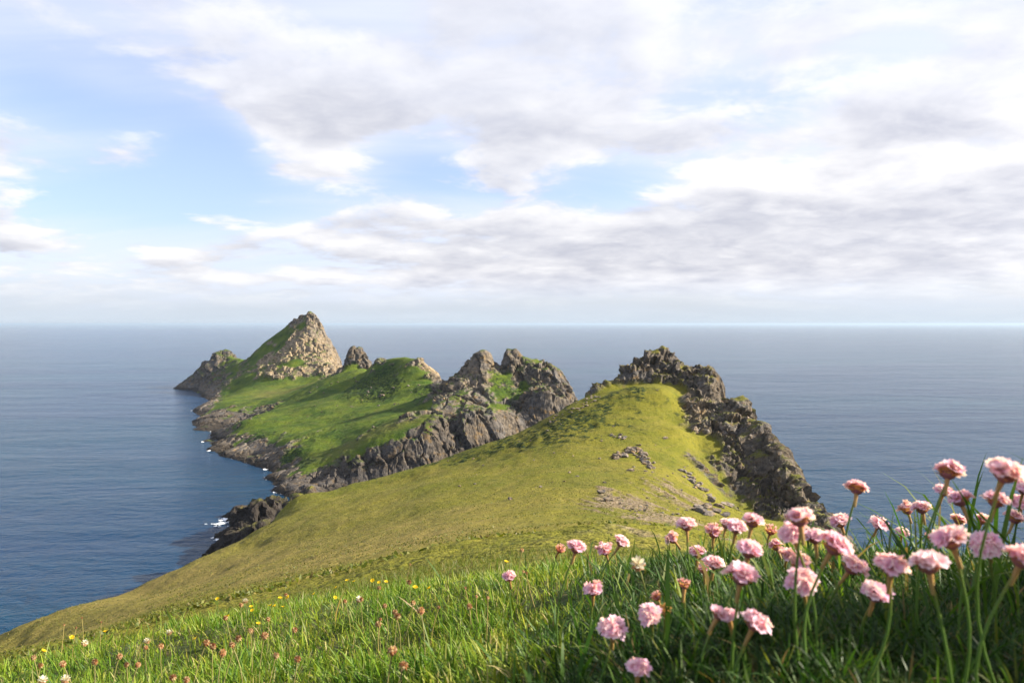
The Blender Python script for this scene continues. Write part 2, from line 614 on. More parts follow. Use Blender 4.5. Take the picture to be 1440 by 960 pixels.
for px, py, d in [(1030, 570, 396), (1047, 580, 386), (1074, 598, 368), (1093, 623, 355), (1113, 656, 338), (1131, 690, 325), (1161, 729, 308), (1190, 765, 292)]:
    z = H - (py - HZ) / F * d
    hz(px + 14, z - 16, d + 11)
    hz(px + 34, z * .3, d + 20)
    hz(px + 70, -10, d + 30)
for p in [(1290, 15, 262), (1350, -10, 262), (1390, 25, 215), (1480, -10, 215), (1600, 20, 170), (1700, -10, 180), (1760, 20, 140), (1900, -10, 140)]:
    hz(*p)
# low dark spits at the foot of the slope
for p in [(313, .6, 462), (332, 6, 455), (350, 12, 440), (375, 18, 424), (398, 28, 404), (418, 37, 394), (331, .6, 524), (352, 6, 515), (375, 10, 500),
          (400, 16, 478), (425, 23, 450), (372, 13, 452), (340, 2, 490), (290, -10, 452), (312, -8, 492), (300, -10, 525), (340, -9, 545), (400, -8, 530), (450, -8, 510), (270, -10, 420)]:
    hz(*p)
for px in range(-300, 1800, 150):
    hz(px, -25, 620)
HP = np.array(HP)
head_rbf = RBF(HP[:, :2], HP[:, 2], 0.02)


def head_z(x, y):
    u = x / y
    l = np.log(y)
    return H - head_rbf(np.stack([u, l], 1)) * y


# (photo px, photo py, plan radius in px) patches on the headland, kept as plan positions
def patch(U, L, lst):
    out = np.zeros(len(U))
    for px, d, sx, sd, amp in lst:
        out = np.maximum(out, amp * np.exp(-((U - (px - 720) / F) * F / sx) ** 2 - ((L - math.log(d)) / sd) ** 2))
    return out


def build_headland():
    ls = np.concatenate([np.arange(math.log(4.5), math.log(40), 0.02), np.arange(math.log(40), math.log(200), 0.006),
                         np.arange(math.log(200), math.log(560), 0.0024)])
    us = np.arange(-0.88, 0.88, 0.0022)
    nr, nc = len(ls), len(us)
    L, U = [a.ravel() for a in np.meshgrid(ls, us, indexing='ij')]
    rat = head_rbf(np.stack([U, L], 1))
    Y = np.exp(L)
    V = np.stack([U * Y, Y, H - rat * Y], 1)
    keep = V[:, 2] > -6
    r0 = idw(HP[:, :2], HP[:, 3], np.stack([U, L], 1), 3.2)
    N = grid_normals(V, nr, nc)
    steep = 1 - N[:, 2]
    nz = fbm(V * 0.09, 5, 0.55, 3)
    rock = sstep(r0 + nz * 0.55 + (steep - 0.30) * 1.0 * (V[:, 1] > 150), 0.42, 0.60)
    rock *= sstep(V[:, 1], 150, 230)
    # attributes
    tan = patch(U, L, [(250, 225, 330, .35, .9), (520, 170, 260, .35, 1.0), (720, 190, 160, .2, .45), (60, 200, 300, .5, .8)])
    tan = np.clip(tan + fbm(V * np.array([.012, .05, .03]), 4, .55, 9) * 0.55, 0, 1) * sstep(V[:, 1], 60, 130)
    scrub_shade = patch(U, L, [(800, 372, 105, .09, .95), (690, 380, 130, .06, .85), (880, 398, 60, .05, .85), (560, 375, 120, .03, .55), (930, 262, 70, .10, .45)])
    scrub_shade = sstep(scrub_shade + fbm(V * 0.11, 5, .6, 21) * 1.3 - 0.1, 0.35, 0.75)
    scree = patch(U, L, [(880, 215, 55, .11, 1.2), (850, 240, 16, .06, 1.1), (930, 185, 70, .12, 1.1), (930, 262, 60, .10, .72), (970, 250, 45, .11, .66), (690, 34, 40, .1, .6),
                         (860, 38, 150, .10, .55), (955, 150, 60, .2, .7)])
    st = fbm(np.stack([(V[:, 0] + V[:, 1] * .35) * 0.30, (V[:, 1] - V[:, 0] * .35) * 0.03, V[:, 2] * .02], 1), 4, .6, 33)
    fine = fbm(V * 0.7, 3, .6, 30)
    scree = sstep(scree + st * 1.25 + fine * .45 - 0.2, 0.34, 0.70) * (scree > 0.12)
    # relief
    disp = np.zeros(len(V))
    near = sstep(V[:, 1], 5, 40)
    disp += (1 - rock) * (fbm(V * 0.05, 3, .5, 40) * 0.9 * near + fbm(V * 0.28, 4, .6, 41) * (0.35 + 0.9 * scrub_shade) * near)
    # sheep-track terracettes along the slope
    ter = perlin(np.stack([V[:, 0] * .02, V[:, 1] * .02, V[:, 2] * .55 + fbm(V * .03, 2, .5, 44) * 2.5], 1), 43)
    disp += (1 - rock) * ter * 0.32 * sstep(V[:, 1], 100, 160)
    disp += (1 - rock) * scree * (ridged(V * .35, 4, .6, 45) * 0.6) * sstep(V[:, 1], 90, 200)
    D3 = N * disp[:, None]
    ri = np.where(keep & (rock > 0.02))[0]
    p = V[ri]
    warp = np.stack([fbm(p * .07, 3, .5, s) for s in (51, 52, 53)], 1) * 5
    pw = p + warp
    tilt = np.stack([pw[:, 0] + .25 * pw[:, 2], pw[:, 1] - .1 * pw[:, 2], pw[:, 2] * .32 - .12 * pw[:, 0]], 1)
    f1, f2, rid, fc = voro(tilt / 11.0, 61)
    g1, g2, rid2, gc = voro(tilt / 4.0, 62)
    h1, h2, rid3, hc = voro(tilt / 1.7, 65)
    am = .35 + 1.1 * sstep(fbm(p * .03, 2, .5, 66), -.3, .35)
    crag = (rid - .4) * 3.6 + fc * 5.0 + am * ((rid2 - .5) * 1.8 + gc * 3.4 + hc * 1.9 + (rid3 - .5) * .9) - sstep(.10 - (f2 - f1), 0, .10) * 2.2 - am * sstep(.08 - (g2 - g1), 0, .08) * 0.7
    crag += ridged(p * .055, 3, .5, 63) * 2.6 + ridged(p * np.array([.16, .16, .06]), 4, .6, 67) * 1.6 + fbm(p * .6, 3, .6, 64) * 0.7
    w = rock[ri] * sstep(r0[ri], .15, .75) * (.25 + .75 * np.maximum(sstep(U[ri] * F + 720, 320, 420), sstep(V[ri, 1], 390, 420)))
    n2 = N[ri] * np.array([1.0, 1.0, .8])
    D3[ri] += n2 * (crag * w * .72)[:, None]
    V2 = V + D3
    N2 = grid_normals(V2, nr, nc)
    ledge = sstep(N2[:, 2] + fbm(V * .09, 3, .5, 71) * .35, .82, .95) * sstep(V[:, 2], 10, 26)
    scrub_shade = np.maximum(scrub_shade, ledge * rock * .45)
    rock = rock * (1 - .92 * ledge)
    dark = patch(U, L, [(1070, 338, 70, .10, .7), (960, 430, 80, .05, .5), (350, 450, 110, .3, 1.3)])  # dark spit rock, plus shade of the crag faces painted in
    pale = patch(U, L, [(985, 395, 25, .04, .35), (1100, 340, 40, .06, .3)])  # sunlit parts of the crag painted paler
    F4 = grid_faces(nr, nc, keep)
    V3, F4, A = compact(V2, F4, {'rock': rock, 'tan': tan, 'scrub_shade': scrub_shade, 'scree': scree, 'dark': dark, 'pale': pale})
    me = mesh_np('headland', V3, F4, A)
    facet(me, A['rock'])
    o = add('headland', me, MAT_HEAD, kind='structure')
    return o, (ls, us, V2.reshape(nr, nc, 3), rock.reshape(nr, nc), N.reshape(nr, nc, 3))


headland, HGRID = build_headland()


def on_headland(px, d):
    """point, normal of the finished headland surface at a bearing and distance"""
    ls, us, V, R, N = HGRID
    j = int(np.clip(np.searchsorted(us, (px - 720) / F), 0, len(us) - 1))
    i = int(np.clip(np.searchsorted(ls, math.log(d)), 0, len(ls) - 1))
    return V[i, j], N[i, j], R[i, j]


# ------------------------------------------------------------------ island
IP = []


def ip(px, py, d, rock=0.0):
    x, y, z = wpt(px, py, d)
    IP.append((x, y, z, rock))


def iz(px, z, d, rock=1.0):
    IP.append(((px - 720) / F * d, d, z, rock))


for px, py in [(432, 702), (405, 698), (385, 690), (373, 672), (363, 656), (346, 650), (330, 646), (310, 641), (293, 633), (285, 620), (296, 611),
               (274, 604), (272, 592), (277, 581), (270, 577), (282, 571), (293, 562), (283, 556), (270, 549), (262, 543)]:
    d = 140400 / (py - HZ)
    iz(px, 0.3, d)
    iz(px - 22, -14, d - 6)
for px, d in [(470, 585), (520, 590), (560, 596), (600, 606), (640, 622), (690, 650), (740, 680), (780, 700), (830, 722)]:
    iz(px, 0, d)
    iz(px - 4, -14, d - 28)
for p in [(312, 602, 955, 1), (437, 655, 640, .45), (470, 645, 636, .45), (500, 634, 633, .45), (530, 618, 636, .45), (560, 603, 641, .45), (590, 590, 650, .5), (615, 584, 660, .6), (640, 590, 672, 1),
          (445, 676, 612, 1), (470, 665, 612, 1), (500, 660, 611, 1), (530, 648, 612, 1), (560, 640, 615, 1), (600, 625, 625, 1), (640, 620, 640, 1), (680, 610, 655, 1), (705, 600, 672, 1),
          (625, 560, 722, .9), (640, 541, 746, 1), (651, 526, 760, 1), (662, 505, 770, 1), (670, 500, 772, 1), (681, 497, 775, 1), (690, 503, 775, 1), (698, 516, 772, 1),
          (704, 524, 768, .8), (670, 540, 738, 1), (680, 570, 706, 1), (650, 570, 706, 1), (706, 548, 735, .35), (700, 575, 702, .5), (712, 532, 752, .3), (640, 560, 715, 1),
          (715, 514, 785, .5), (722, 510, 789, .5), (735, 512, 790, .7), (752, 514, 790, .8), (764, 511, 786, 1), (776, 515, 778, 1), (785, 525, 770, 1), (793, 540, 762, 1), (800, 549, 755, 1), (808, 561, 750, 1),
          (730, 545, 748, .5), (755, 545, 745, .75), (775, 550, 738, .8), (738, 580, 708, 1), (755, 585, 704, 1), (775, 582, 708, 1), (790, 572, 718, 1), (720, 590, 690, .9),
          (630, 548, 800, .6), (621, 541, 850, .8), (612, 531, 900, .9), (602, 518, 930, 1), (595, 510, 945, .9), (588, 507, 952, .4), (575, 504, 965, .3), (555, 504, 975, .4), (541, 507, 985, .9), (530, 511, 1000, .5),
          (516, 520, 1050, .4),
          (483, 516, 1140, .9), (488, 502, 1150, 1), (493, 492, 1150, 1), (499, 490, 1150, 1), (508, 493, 1150, 1), (513, 503, 1146, 1), (516, 517, 1140, .8), (497, 519, 1122, .4),
          (470, 528, 1180, 0), (478, 531, 1260, .2),
          (360, 548, 1255, .1), (378, 547, 1265, .1), (400, 546, 1270, .25), (430, 541, 1290, .4), (455, 534, 1300, .8), (470, 529, 1312, .8),
          (380, 520, 1350, .9), (400, 500, 1382, 1), (430, 500, 1372, 1), (450, 505, 1362, 1), (464, 515, 1347, 1), (440, 470, 1422, 1), (420, 476, 1412, 1), (400, 525, 1325, 1), (430, 522, 1330, .9), (415, 510, 1350, .4), (365, 520, 1370, .75), (372, 505, 1400, .7),
          (345, 506, 1480, .25), (370, 486, 1480, .25), (390, 471, 1480, .3), (402, 462, 1480, .35), (415, 451, 1475, .5), (425, 444, 1470, .8), (434, 440, 1465, .9), (441, 443, 1461, 1), (445, 454, 1456, 1), (450, 463, 1451, 1),
          (456, 467, 1446, 1), (458, 478, 1441, 1), (466, 490, 1427, 1), (473, 505, 1411, 1), (475, 520, 1395, 1), (425, 455, 1450, .35), (400, 478, 1440, .2), (380, 492, 1440, .4), (360, 505, 1430, .3),
          (340, 505, 1515, .4), (335, 505, 1540, .5), (331, 504, 1560, .6), (326, 499, 1580, 1), (319, 493, 1590, 1), (305, 502, 1592, 1), (290, 515, 1592, 1), (276, 529, 1592, 1), (265, 541, 1592, 1),
          (300, 530, 1500, .8), (320, 515, 1520, .6), (318, 535, 1430, .5), (335, 522, 1450, .4), (300, 546, 1425, 1), (280, 546, 1500, 1),
          (345, 530, 1352, .25), (330, 549, 1322, .4), (312, 560, 1272, .8), (350, 546, 1292, .1), (400, 556, 1185, 0), (378, 560, 1085, 0), (352, 563, 1125, .15), (335, 560, 1170, .2),
          (330, 573, 1055, .6), (300, 589, 992, 1), (288, 588, 1005, 1), (310, 579, 1030, 1), (345, 570, 1060, .6), (322, 566, 1120, .2), (286, 568, 1200, 1), (278, 572, 1185, 1),
          (335, 595, 866, .45), (352, 603, 830, .45), (370, 611, 792, .45), (395, 621, 745, .45), (420, 640, 682, .45),
          (350, 620, 792, .75), (380, 636, 737, .8), (408, 656, 672, .85), (428, 676, 612, .9), (312, 617, 858, 1), (300, 628, 812, 1), (330, 630, 790, 1), (355, 640, 745, 1), (390, 665, 660, 1),
          (450, 600, 780, 0), (500, 580, 802, 0), (550, 560, 850, 0), (600, 560, 802, 0), (500, 541, 980, 0), (450, 560, 950, 0), (420, 551, 1150, 0), (400, 580, 900, 0), (365, 583, 930, .1),
          (480, 620, 690, 0), (540, 590, 706, 0), (570, 530, 900, 0), (540, 530, 935, .3), (520, 522, 1010, .1), (600, 541, 862, 0), (450, 537, 1200, 0), (500, 527, 1080, 0), (430, 570, 900, 0),
          (600, 575, 730, 0), (440, 640, 670, 0), (520, 560, 870, 0), (395, 600, 820, 0)]:
    ip(*p)
for p in [(338, 5, 985), (325, 2, 960), (350, 9, 1000), (365, 14, 1030)]:
    iz(*p, 1.0)
back = [(662, 505, 770), (681, 497, 775), (698, 516, 772), (722, 510, 789), (752, 514, 790), (776, 515, 778), (793, 540, 762), (808, 561, 750), (630, 548, 800), (621, 541, 850), (612, 531, 900),
        (600, 515, 932), (575, 504, 965), (555, 504, 975), (541, 507, 985), (530, 511, 1000), (516, 520, 1050), (490, 500, 1150), (508, 495, 1150), (478, 531, 1260),
        (370, 486, 1480), (402, 462, 1480), (425, 444, 1470), (441, 443, 1461), (456, 467, 1446), (466, 490, 1427), (475, 520, 1395), (319, 493, 1590), (290, 515, 1592), (345, 506, 1480)]
for px, py, d in back:
    x, y, z = wpt(px, py, d)
    IP.append((x + 9, y + 16, z - 22 if z > 40 else z - 14, 1))
    IP.append((x + 38, y + 55, -14, 1))
for px, d in [(200, 1700), (300, 1720), (400, 1650), (500, 1500), (560, 1300), (640, 1100), (760, 950), (860, 850), (240, 1600), (230, 1400), (240, 1100), (230, 900), (240, 750), (300, 640), (380, 560), (480, 530), (600, 540), (720, 580), (840, 660)]:
    iz(px, -25, d)
IP = np.array(IP)
isle_rbf = RBF(IP[:, :2], IP[:, 2], 8.0)


def build_island():
    ls = np.arange(math.log(560), math.log(1690), 0.0016)
    us = np.arange(-0.47, 0.14, 0.00125)
    nr, nc = len(ls), len(us)
    L, U = [a.ravel() for a in np.meshgrid(ls, us, indexing='ij')]
    Y = np.exp(L)
    XY = np.stack([U * Y, Y], 1)
    V = np.column_stack([XY, isle_rbf(XY)])
    keep = V[:, 2] > -6
    r0 = np.ones(len(V))
    kx = np.where(V[:, 2] > -8)[0]
    r0[kx] = idw(IP[:, :2], IP[:, 3], XY[kx], 3.2, 4.0)
    N = grid_normals(V, nr, nc)
    steep = 1 - N[:, 2]
    k = kx
    nz = np.zeros(len(V))
    nz[k] = fbm(V[k] * 0.05, 5, 0.55, 103)
    r0 = r0 - .9 * patch(U, L, [(405, 1140, 48, .10, 1.0), (440, 1050, 40, .1, .8), (335, 1250, 30, .05, .6)])
    rock = sstep(r0 + nz * 0.75 + (steep - 0.30) * 0.7, 0.44, 0.60)
    pm = lambda lst: patch(U, L, lst)
    scrub_shade = np.zeros(len(V))
    scrub_shade[k] = pm([(532, 900, 34, .06, 1.5), (503, 930, 24, .05, 1.5), (600, 800, 26, .08, .9), (640, 760, 20, .05, .5), (395, 700, 40, .04, 1.2), (425, 650, 22, .04, 1.0), (360, 785, 30, .03, 1.0), (520, 700, 110, .07, .35), (400, 1420, 60, .05, .5), (330, 1420, 40, .1, .6), (715, 745, 40, .06, .9)])[k]  # dark scrub, plus the steep bank edge's shadow painted the same way
    scrub_shade[k] = sstep(scrub_shade[k] + fbm(V[k] * 0.06, 5, .6, 121) * 1.1 - 0.12, 0.32, 0.70)
    tan = np.zeros(len(V))
    tan[k] = np.clip(pm([(400, 1200, 60, .06, .7), (540, 655, 120, .025, .5)])[k] + fbm(V[k] * .02, 4, .55, 109) * .5, 0, 1)
    pale = pm([(402, 1370, 60, .06, .75), (455, 1370, 32, .06, .5), (605, 925, 14, .03, .9), (670, 750, 40, .05, .25), (330, 800, 45, .09, .15)])  # cream rock, with the sunlit faces painted brighter
    dark = pm([(300, 900, 70, .2, .45), (370, 690, 60, .08, .35), (330, 1000, 45, .07, .6), (510, 612, 130, .06, .85), (640, 640, 90, .07, .65), (740, 720, 70, .08, .35), (290, 1540, 40, .06, .45), (420, 600, 30, .05, .5), (497, 1150, 20, .03, .5)])  # dark shore rock, plus painted shade on the cliffs and in the cleft
    disp = np.zeros(len(V))
    disp[k] = (1 - rock[k]) * (fbm(V[k] * .03, 4, .55, 140) * 2.2 + fbm(V[k] * .16, 3, .6, 141) * (.6 + 1.6 * scrub_shade[k]))
    D3 = N * disp[:, None]
    ri = np.where(keep & (rock > 0.02))[0]
    p = V[ri]
    warp = np.stack([fbm(p * .04, 3, .5, s) for s in (151, 152, 153)], 1) * 8
    pw = p + warp
    tilt = np.stack([pw[:, 0] + .40 * pw[:, 2], pw[:, 1] * .8 - .1 * pw[:, 2], pw[:, 2] * .28 - .15 * pw[:, 0]], 1)
    f1, f2, rid, fc = voro(tilt / 19., 161)
    g1, g2, rid2, gc = voro(tilt / 7.5, 162)
    am = .35 + 1.1 * sstep(fbm(p * .018, 2, .5, 166), -.3, .35)
    am = am * (1 - .1 * pale[ri])
    crag = (rid - .45) * 4.2 + fc * 7.5 + am * ((rid2 - .5) * 2.2 + gc * 5.0) - sstep(.10 - (f2 - f1), 0, .10) * 3.5 - am * sstep(.08 - (g2 - g1), 0, .08) * 1.2
    crag += ridged(p * .035, 3, .5, 163) * 3.2 + ridged(p * np.array([.10, .10, .04]), 4, .6, 167) * 2.2 * am + fbm(p * .35, 3, .6, 164) * 1.0
    w = rock[ri] * sstep(r0[ri], .15, .75) * (0.30 + 0.70 * sstep(p[:, 2], 4, 25))
    D3[ri] += (N[ri] * np.array([1, 1, .8])) * (crag * w * .72)[:, None]
    V2 = V + D3
    N2 = grid_normals(V2, nr, nc)
    ledge = sstep(N2[:, 2] + fbm(V * .05, 3, .5, 171) * .35, .83, .97) * sstep(V[:, 2], 10, 26)
    scrub_shade = np.maximum(scrub_shade, ledge * rock * .45)
    rock = rock * (1 - .92 * ledge)
    F4 = grid_faces(nr, nc, keep)
    V3, F4, A = compact(V2, F4, {'rock': rock, 'tan': tan, 'scrub_shade': scrub_shade, 'scree': np.zeros(len(V)), 'dark': dark, 'pale': pale})
    me = mesh_np('island', V3, F4, A)
    facet(me, A['rock'])
    o = add('island', me, MAT_ISLE, kind='structure')
    return o, (ls, us, V2.reshape(nr, nc, 3), rock.reshape(nr, nc), N.reshape(nr, nc, 3))


island, IGRID = build_island()

# ------------------------------------------------------------------ picking points of the finished land
def pick(grid, px, py, dmin=30.0):
    """the land point that lies in the direction of a photo pixel (nearest first)"""
    ls, us, V, R, N = grid
    j = int(np.clip(np.searchsorted(us, (px - 720) / F), 0, len(us) - 1))
    c = V[:, j]
    ok = c[:, 1] > dmin
    q = HZ + (H - c[:, 2]) / c[:, 1] * F
    hit = np.where(ok & (q <= py))[0]
    i = hit[0] if len(hit) else len(ls) - 1
    return Vector(c[i]), Vector(N[i, j]), float(R[i, j])


def rock_mesh(name, seed, sx=1.0, sy=1.0, sz=1.0, n=22):
    r = random.Random(seed)
    bm = bmesh.new()
    for k in range(n):
        v = Vector((r.gauss(0, 1), r.gauss(0, 1), r.gauss(0, 1))).normalized()
        v = Vector([math.copysign(abs(c) ** 0.72, c) for c in v])
        v *= r.uniform(.78, 1.08)
        bm.verts.new((v.x * sx, v.y * sy, v.z * sz))
    res = bmesh.ops.convex_hull(bm, input=bm.verts)
    bmesh.ops.delete(bm, geom=[g for g in res['geom_interior'] if isinstance(g, bmesh.types.BMVert)], context='VERTS')
    me = bpy.data.meshes.new(name)
    bm.to_mesh(me)
    bm.free()
    me.materials.append(MAT_ROCK)
    return me


# crag blocks standing out of the rock faces
BLOCKS = [rock_mesh('crag', 300 + k, 1.0, random.uniform(.6, .95), random.uniform(.8, 1.5), 18) for k in range(12)]


def crag_blocks(parent, grid, boxes, n, s0, s1, seed):
    r = random.Random(seed)
    made = 0
    tries = 0
    while made < n and tries < n * 30:
        tries += 1
        x0, y0, x1, y1, dm = r.choice(boxes)
        p, nn, rk = pick(grid, r.uniform(x0, x1), r.uniform(y0, y1), dm)
        if rk < .85 or p.z < 3:
            continue
        o = add('crag', BLOCKS[r.randrange(12)], None, parent)
        s = s0 * (s1 / s0) ** (r.random() ** 1.8)
        o.location = p - nn * s * .62
        o.rotation_euler = (r.uniform(-.35, .1), r.uniform(.05, .55), r.uniform(0, 6.28))
        o.scale = (s, s, s)
        made += 1


crag_blocks(headland, HGRID, [(870, 497, 1020, 560, 380), (950, 560, 1060, 620, 340), (1000, 600, 1120, 700, 300), (1040, 660, 1160, 740, 290)], 70, .8, 2.4, 5)

# loose stones on the slope
STONES = [rock_mesh('stone', 500 + k, 1.0, random.uniform(.55, .9), random.uniform(.35, .6), 20) for k in range(10)]


def stone(px, py, size, label, group, name='boulder', cat='boulder', grid=None, dmin=110.0, sink=.25):
    p, nn, rk = pick(grid or HGRID, px, py, dmin)
    o = add(name, STONES[random.randrange(10)], None, None, None, label, cat, group)
    o.location = p + Vector((0, 0, size * (.45 - sink) * .5))
    o.rotation_euler = (random.uniform(-.2, .2), random.uniform(-.2, .2), random.uniform(0, 6.28))
    o.scale = (size, size, size)
    return o


random.seed(21)
for px, py, s, lab in [(717, 702, 1.3, 'lone pale flat stone on the open yellow-green slope below the saddle'),
                       (844, 692, 1.5, 'pale rounded boulder at the upper end of the bare scree strip'),
                       (886, 662, 1.7, 'flat pale slab lying just below the grey rock outcrop'),
                       (936, 617, 1.8, 'narrow brown stone on the smooth turf below the summit crag'),
                       (898, 626, 1.2, 'small pale stone just above the grey rock outcrop'),
                       (852, 704, 1.4, 'pale flat stone on the turf beside the bare scree strip')]:
    stone(px, py, s, lab, None)
for k in range(42):
    t = random.random()
    px = 864 + 58 * t
    py = 642 - 12 * math.sin(min(t * 1.25, 1) * math.pi) + (9 + 6 * t) * random.random() + max(0, t - .7) * 26
    stone(px, py, random.uniform(1.1, 2.5), 'angular grey boulder of the outcrop heaped on the middle of the slope', 'boulders of the outcrop on the slope', sink=.1)
for k in range(9):
    stone(856 + random.uniform(0, 24), 612 + random.uniform(0, 6), random.uniform(.8, 1.5), 'grey stone of the small cluster between the outcrop and the summit turf', 'stones of the small cluster')
for k in range(24):
    t = random.random()
    stone(958 + 40 * t + random.uniform(-4, 4), 664 + 38 * t + random.uniform(-5, 5), random.uniform(.8, 2.0), 'tan slab of the broken rock rib running down the grassy gully', 'slabs of the rock rib in the gully', sink=.1)
for k in range(16):
    stone(975 + random.uniform(0, 52), 708 + random.uniform(0, 18), random.uniform(1.0, 2.4), 'grey block of the low outcrop at the foot of the gully, behind the pink flowers', 'blocks at the foot of the gully', sink=.1)
for k in range(42):
    t = random.random()
    stone(845 + 60 * t + random.uniform(-9, 12), 690 + 32 * t + random.uniform(-5, 8), random.uniform(.25, .6), 'small brown stone on the bare scree strip', 'stones of the scree strip', name='scree_stone', cat='stone')
for k in range(46):
    stone(random.uniform(900, 1000), random.uniform(655, 725), random.uniform(.25, .75), 'small brown stone in the worn turf of the gully', 'stones in the gully turf', name='scree_stone', cat='stone')
for k in range(60):
    stone(random.uniform(600, 930), random.uniform(545, 690), random.uniform(.3, .85), 'small grey stone scattered on the open turf of the headland slope', 'stones scattered on the slope')
for k in range(30):
    t = random.random()
    stone(770 + 75 * t + random.uniform(-8, 8), 590 - 42 * t + random.uniform(0, 10), random.uniform(.6, 1.4), 'dark grey stone strewn along the brow below the summit crag', 'stones along the brow', dmin=300)
for k in range(40):
    px, py = random.choice([(420, 565), (470, 560), (520, 555), (545, 560), (560, 545), (385, 590), (480, 540)])
    stone(px + random.gauss(0, 22), py + random.gauss(0, 9), random.uniform(.8, 2.2), 'pale boulder scattered on the green slope of the island', 'boulders on the island turf', grid=IGRID, dmin=600)

# ------------------------------------------------------------------ surf along the rocks
def make_surf():
    m, t, bs, out = material('surf_foam')
    t.put(bs.inputs['Base Color'], (0.80, 0.83, 0.85))
    bs.inputs['Roughness'].default_value = 0.9
    V, Fq = [], []

    def blob(px, py, lx, ly, th, step, seed, ang=0.0):
        d = (H / (py - HZ)) * F
        cx, cy = (px - 720) / F * d, d
        nx, ny = int(lx / step), int(ly / step)
        gx, gy = np.meshgrid((np.arange(nx) - nx / 2) * step, (np.arange(ny) - ny / 2) * step, indexing='ij')
        ca, sa = math.cos(ang), math.sin(ang)
        P = np.stack([(cx + gx * ca - gy * sa).ravel(), (cy + gx * sa + gy * ca).ravel(), np.zeros(nx * ny)], 1)
        fall = (gx / lx * 2).ravel() ** 2 + (gy / ly * 2).ravel() ** 2
        n = fbm(P * np.array([.16, .16, 1]) + seed, 5, .62, 700 + seed)
        P[:, 2] = 0.12 + np.maximum(0, n) * 1.2
        keep = (n - fall * .55) > th
        f = grid_faces(nx, ny)
        f = f[keep[f].all(1)]
        b = sum(len(v) for v in V)
        V.append(P)
        Fq.append(f + b)
    blob(324, 731, 26, 44, -.12, .5, 1, .2)
    blob(314, 736, 30, 20, .08, .5, 2, .2)
    blob(309, 755, 16, 26, -.10, .5, 3)
    blob(303, 760, 18, 14, .06, .5, 4)
    ls, us, IV, _, _ = IGRID
    for k, (py, lx, ly) in enumerate([(577, 9, 22), (603, 7, 12), (621, 8, 16), (634, 6, 10), (660, 8, 12), (692, 9, 14), (647, 5, 9)]):
        i = int(np.argmin(np.abs(ls - math.log(140400 / (py - HZ)))))
        j = np.where(IV[i, :, 2] > 0.0)[0]
        px = 720 + F * us[j[0]]
        blob(px - .6, py, lx, ly, -.04, .4, 10 + k)
    for k in range(26):
        py = 556 + 142 * random.random() ** .8
        i = int(np.argmin(np.abs(ls - math.log(140400 / (py - HZ)))))
        j = np.where(IV[i, :, 2] > 0.0)[0]
        if len(j):
            blob(720 + F * us[j[0]] - .3, py, random.uniform(3, 7), random.uniform(6, 18), random.uniform(-.02, .12), .4, 40 + k)
    V_, F_ = np.concatenate(V), np.concatenate(Fq)
    V_, F_, _ = compact(V_, F_, {})
    add('surf', mesh_np('surf', V_, F_), m, kind='stuff', label='white surf breaking along the dark shore rocks', cat='surf')


make_surf()

# ------------------------------------------------------------------ foreground bank
BP = []


def bp(px, py, d):
    BP.append(((px - 720) / F * d, d, -(py - HZ) / F * d))


for p in [(-150, 985, 1.9), (0, 952, 2.0), (170, 916, 2.1), (250, 890, 2.2), (300, 880, 2.3), (420, 858, 2.5), (520, 838, 2.7), (620, 826, 2.8), (690, 818, 2.6), (760, 806, 2.0),
          (860, 802, 1.6), (940, 800, 1.35), (1100, 800, 1.15), (1200, 798, 1.1), (1330, 800, 1.1), (1440, 805, 1.1),
          (0, 1000, 1.5), (300, 985, 1.3), (600, 985, 1.05), (720, 985, .80), (820, 905, .86), (900, 872, .9), (1000, 856, .82), (1200, 862, .70), (1400, 866, .68), (900, 965, .58), (1100, 972, .50), (1350, 972, .48), (720, 885, 1.4), (600, 885, 1.7),
          (400, 925, 1.7), (520, 905, 1.7), (200, 960, 1.8)]:
    bp(*p)
BP += [(0, 0, -.45), (-.6, .3, -.62), (-1.5, 0, -.9), (.2, .28, -.28), (.85, .5, -.15), (1.1, .42, .0), (.88, .68, -.06), (1.08, .58, .22), (1.08, .70, .20), (1.15, .95, -.10), (1.15, 1.35, -.38), (1.8, .7, .25), (1.5, 0, .05),  # includes an out-of-view rise added at the side to shade the mound
       (1, 1.6, -.55), (2.4, 1.1, -0.1), (0, -1, -.4), (-1.5, -1, -.8), (1.5, -1, .1), (3, 0, .1), (.8, .2, -.05), (3, 2.2, -1.0), (4.5, 1, -.6), (-3.5, 0, -1.9), (-3.5, 2, -2.0), (-3, -1, -1.5), (4.5, -1, -.2)]
bu = np.array([-.85, -.6, -.4, -.2, 0, .2, .4, .6, .85])
for d, dz in ((5.5, 0.04), (7.0, 0.0), (9.2, -.25)):
    for x, z in zip(bu * d, head_z(bu * d, np.full(len(bu), d))):
        BP.append((x, d, z - H + dz))
BP = np.array(BP)
bank_rbf = RBF(BP[:, :2], BP[:, 2], 0.12)


def bank_np(x, y):
    X = np.stack([x, y], 1)
    z = bank_rbf(X)
    P3 = np.column_stack([X, np.zeros(len(X))])
    return H + z + (fbm(P3 * 3.2, 3, .55, 801) * .035 + fbm(P3 * 11., 2, .5, 802) * .010) * sstep(9.0 - y, 0.2, 2.5)


def bank_z(x, y):
    return float(bank_np(np.array([x]), np.array([y]))[0])


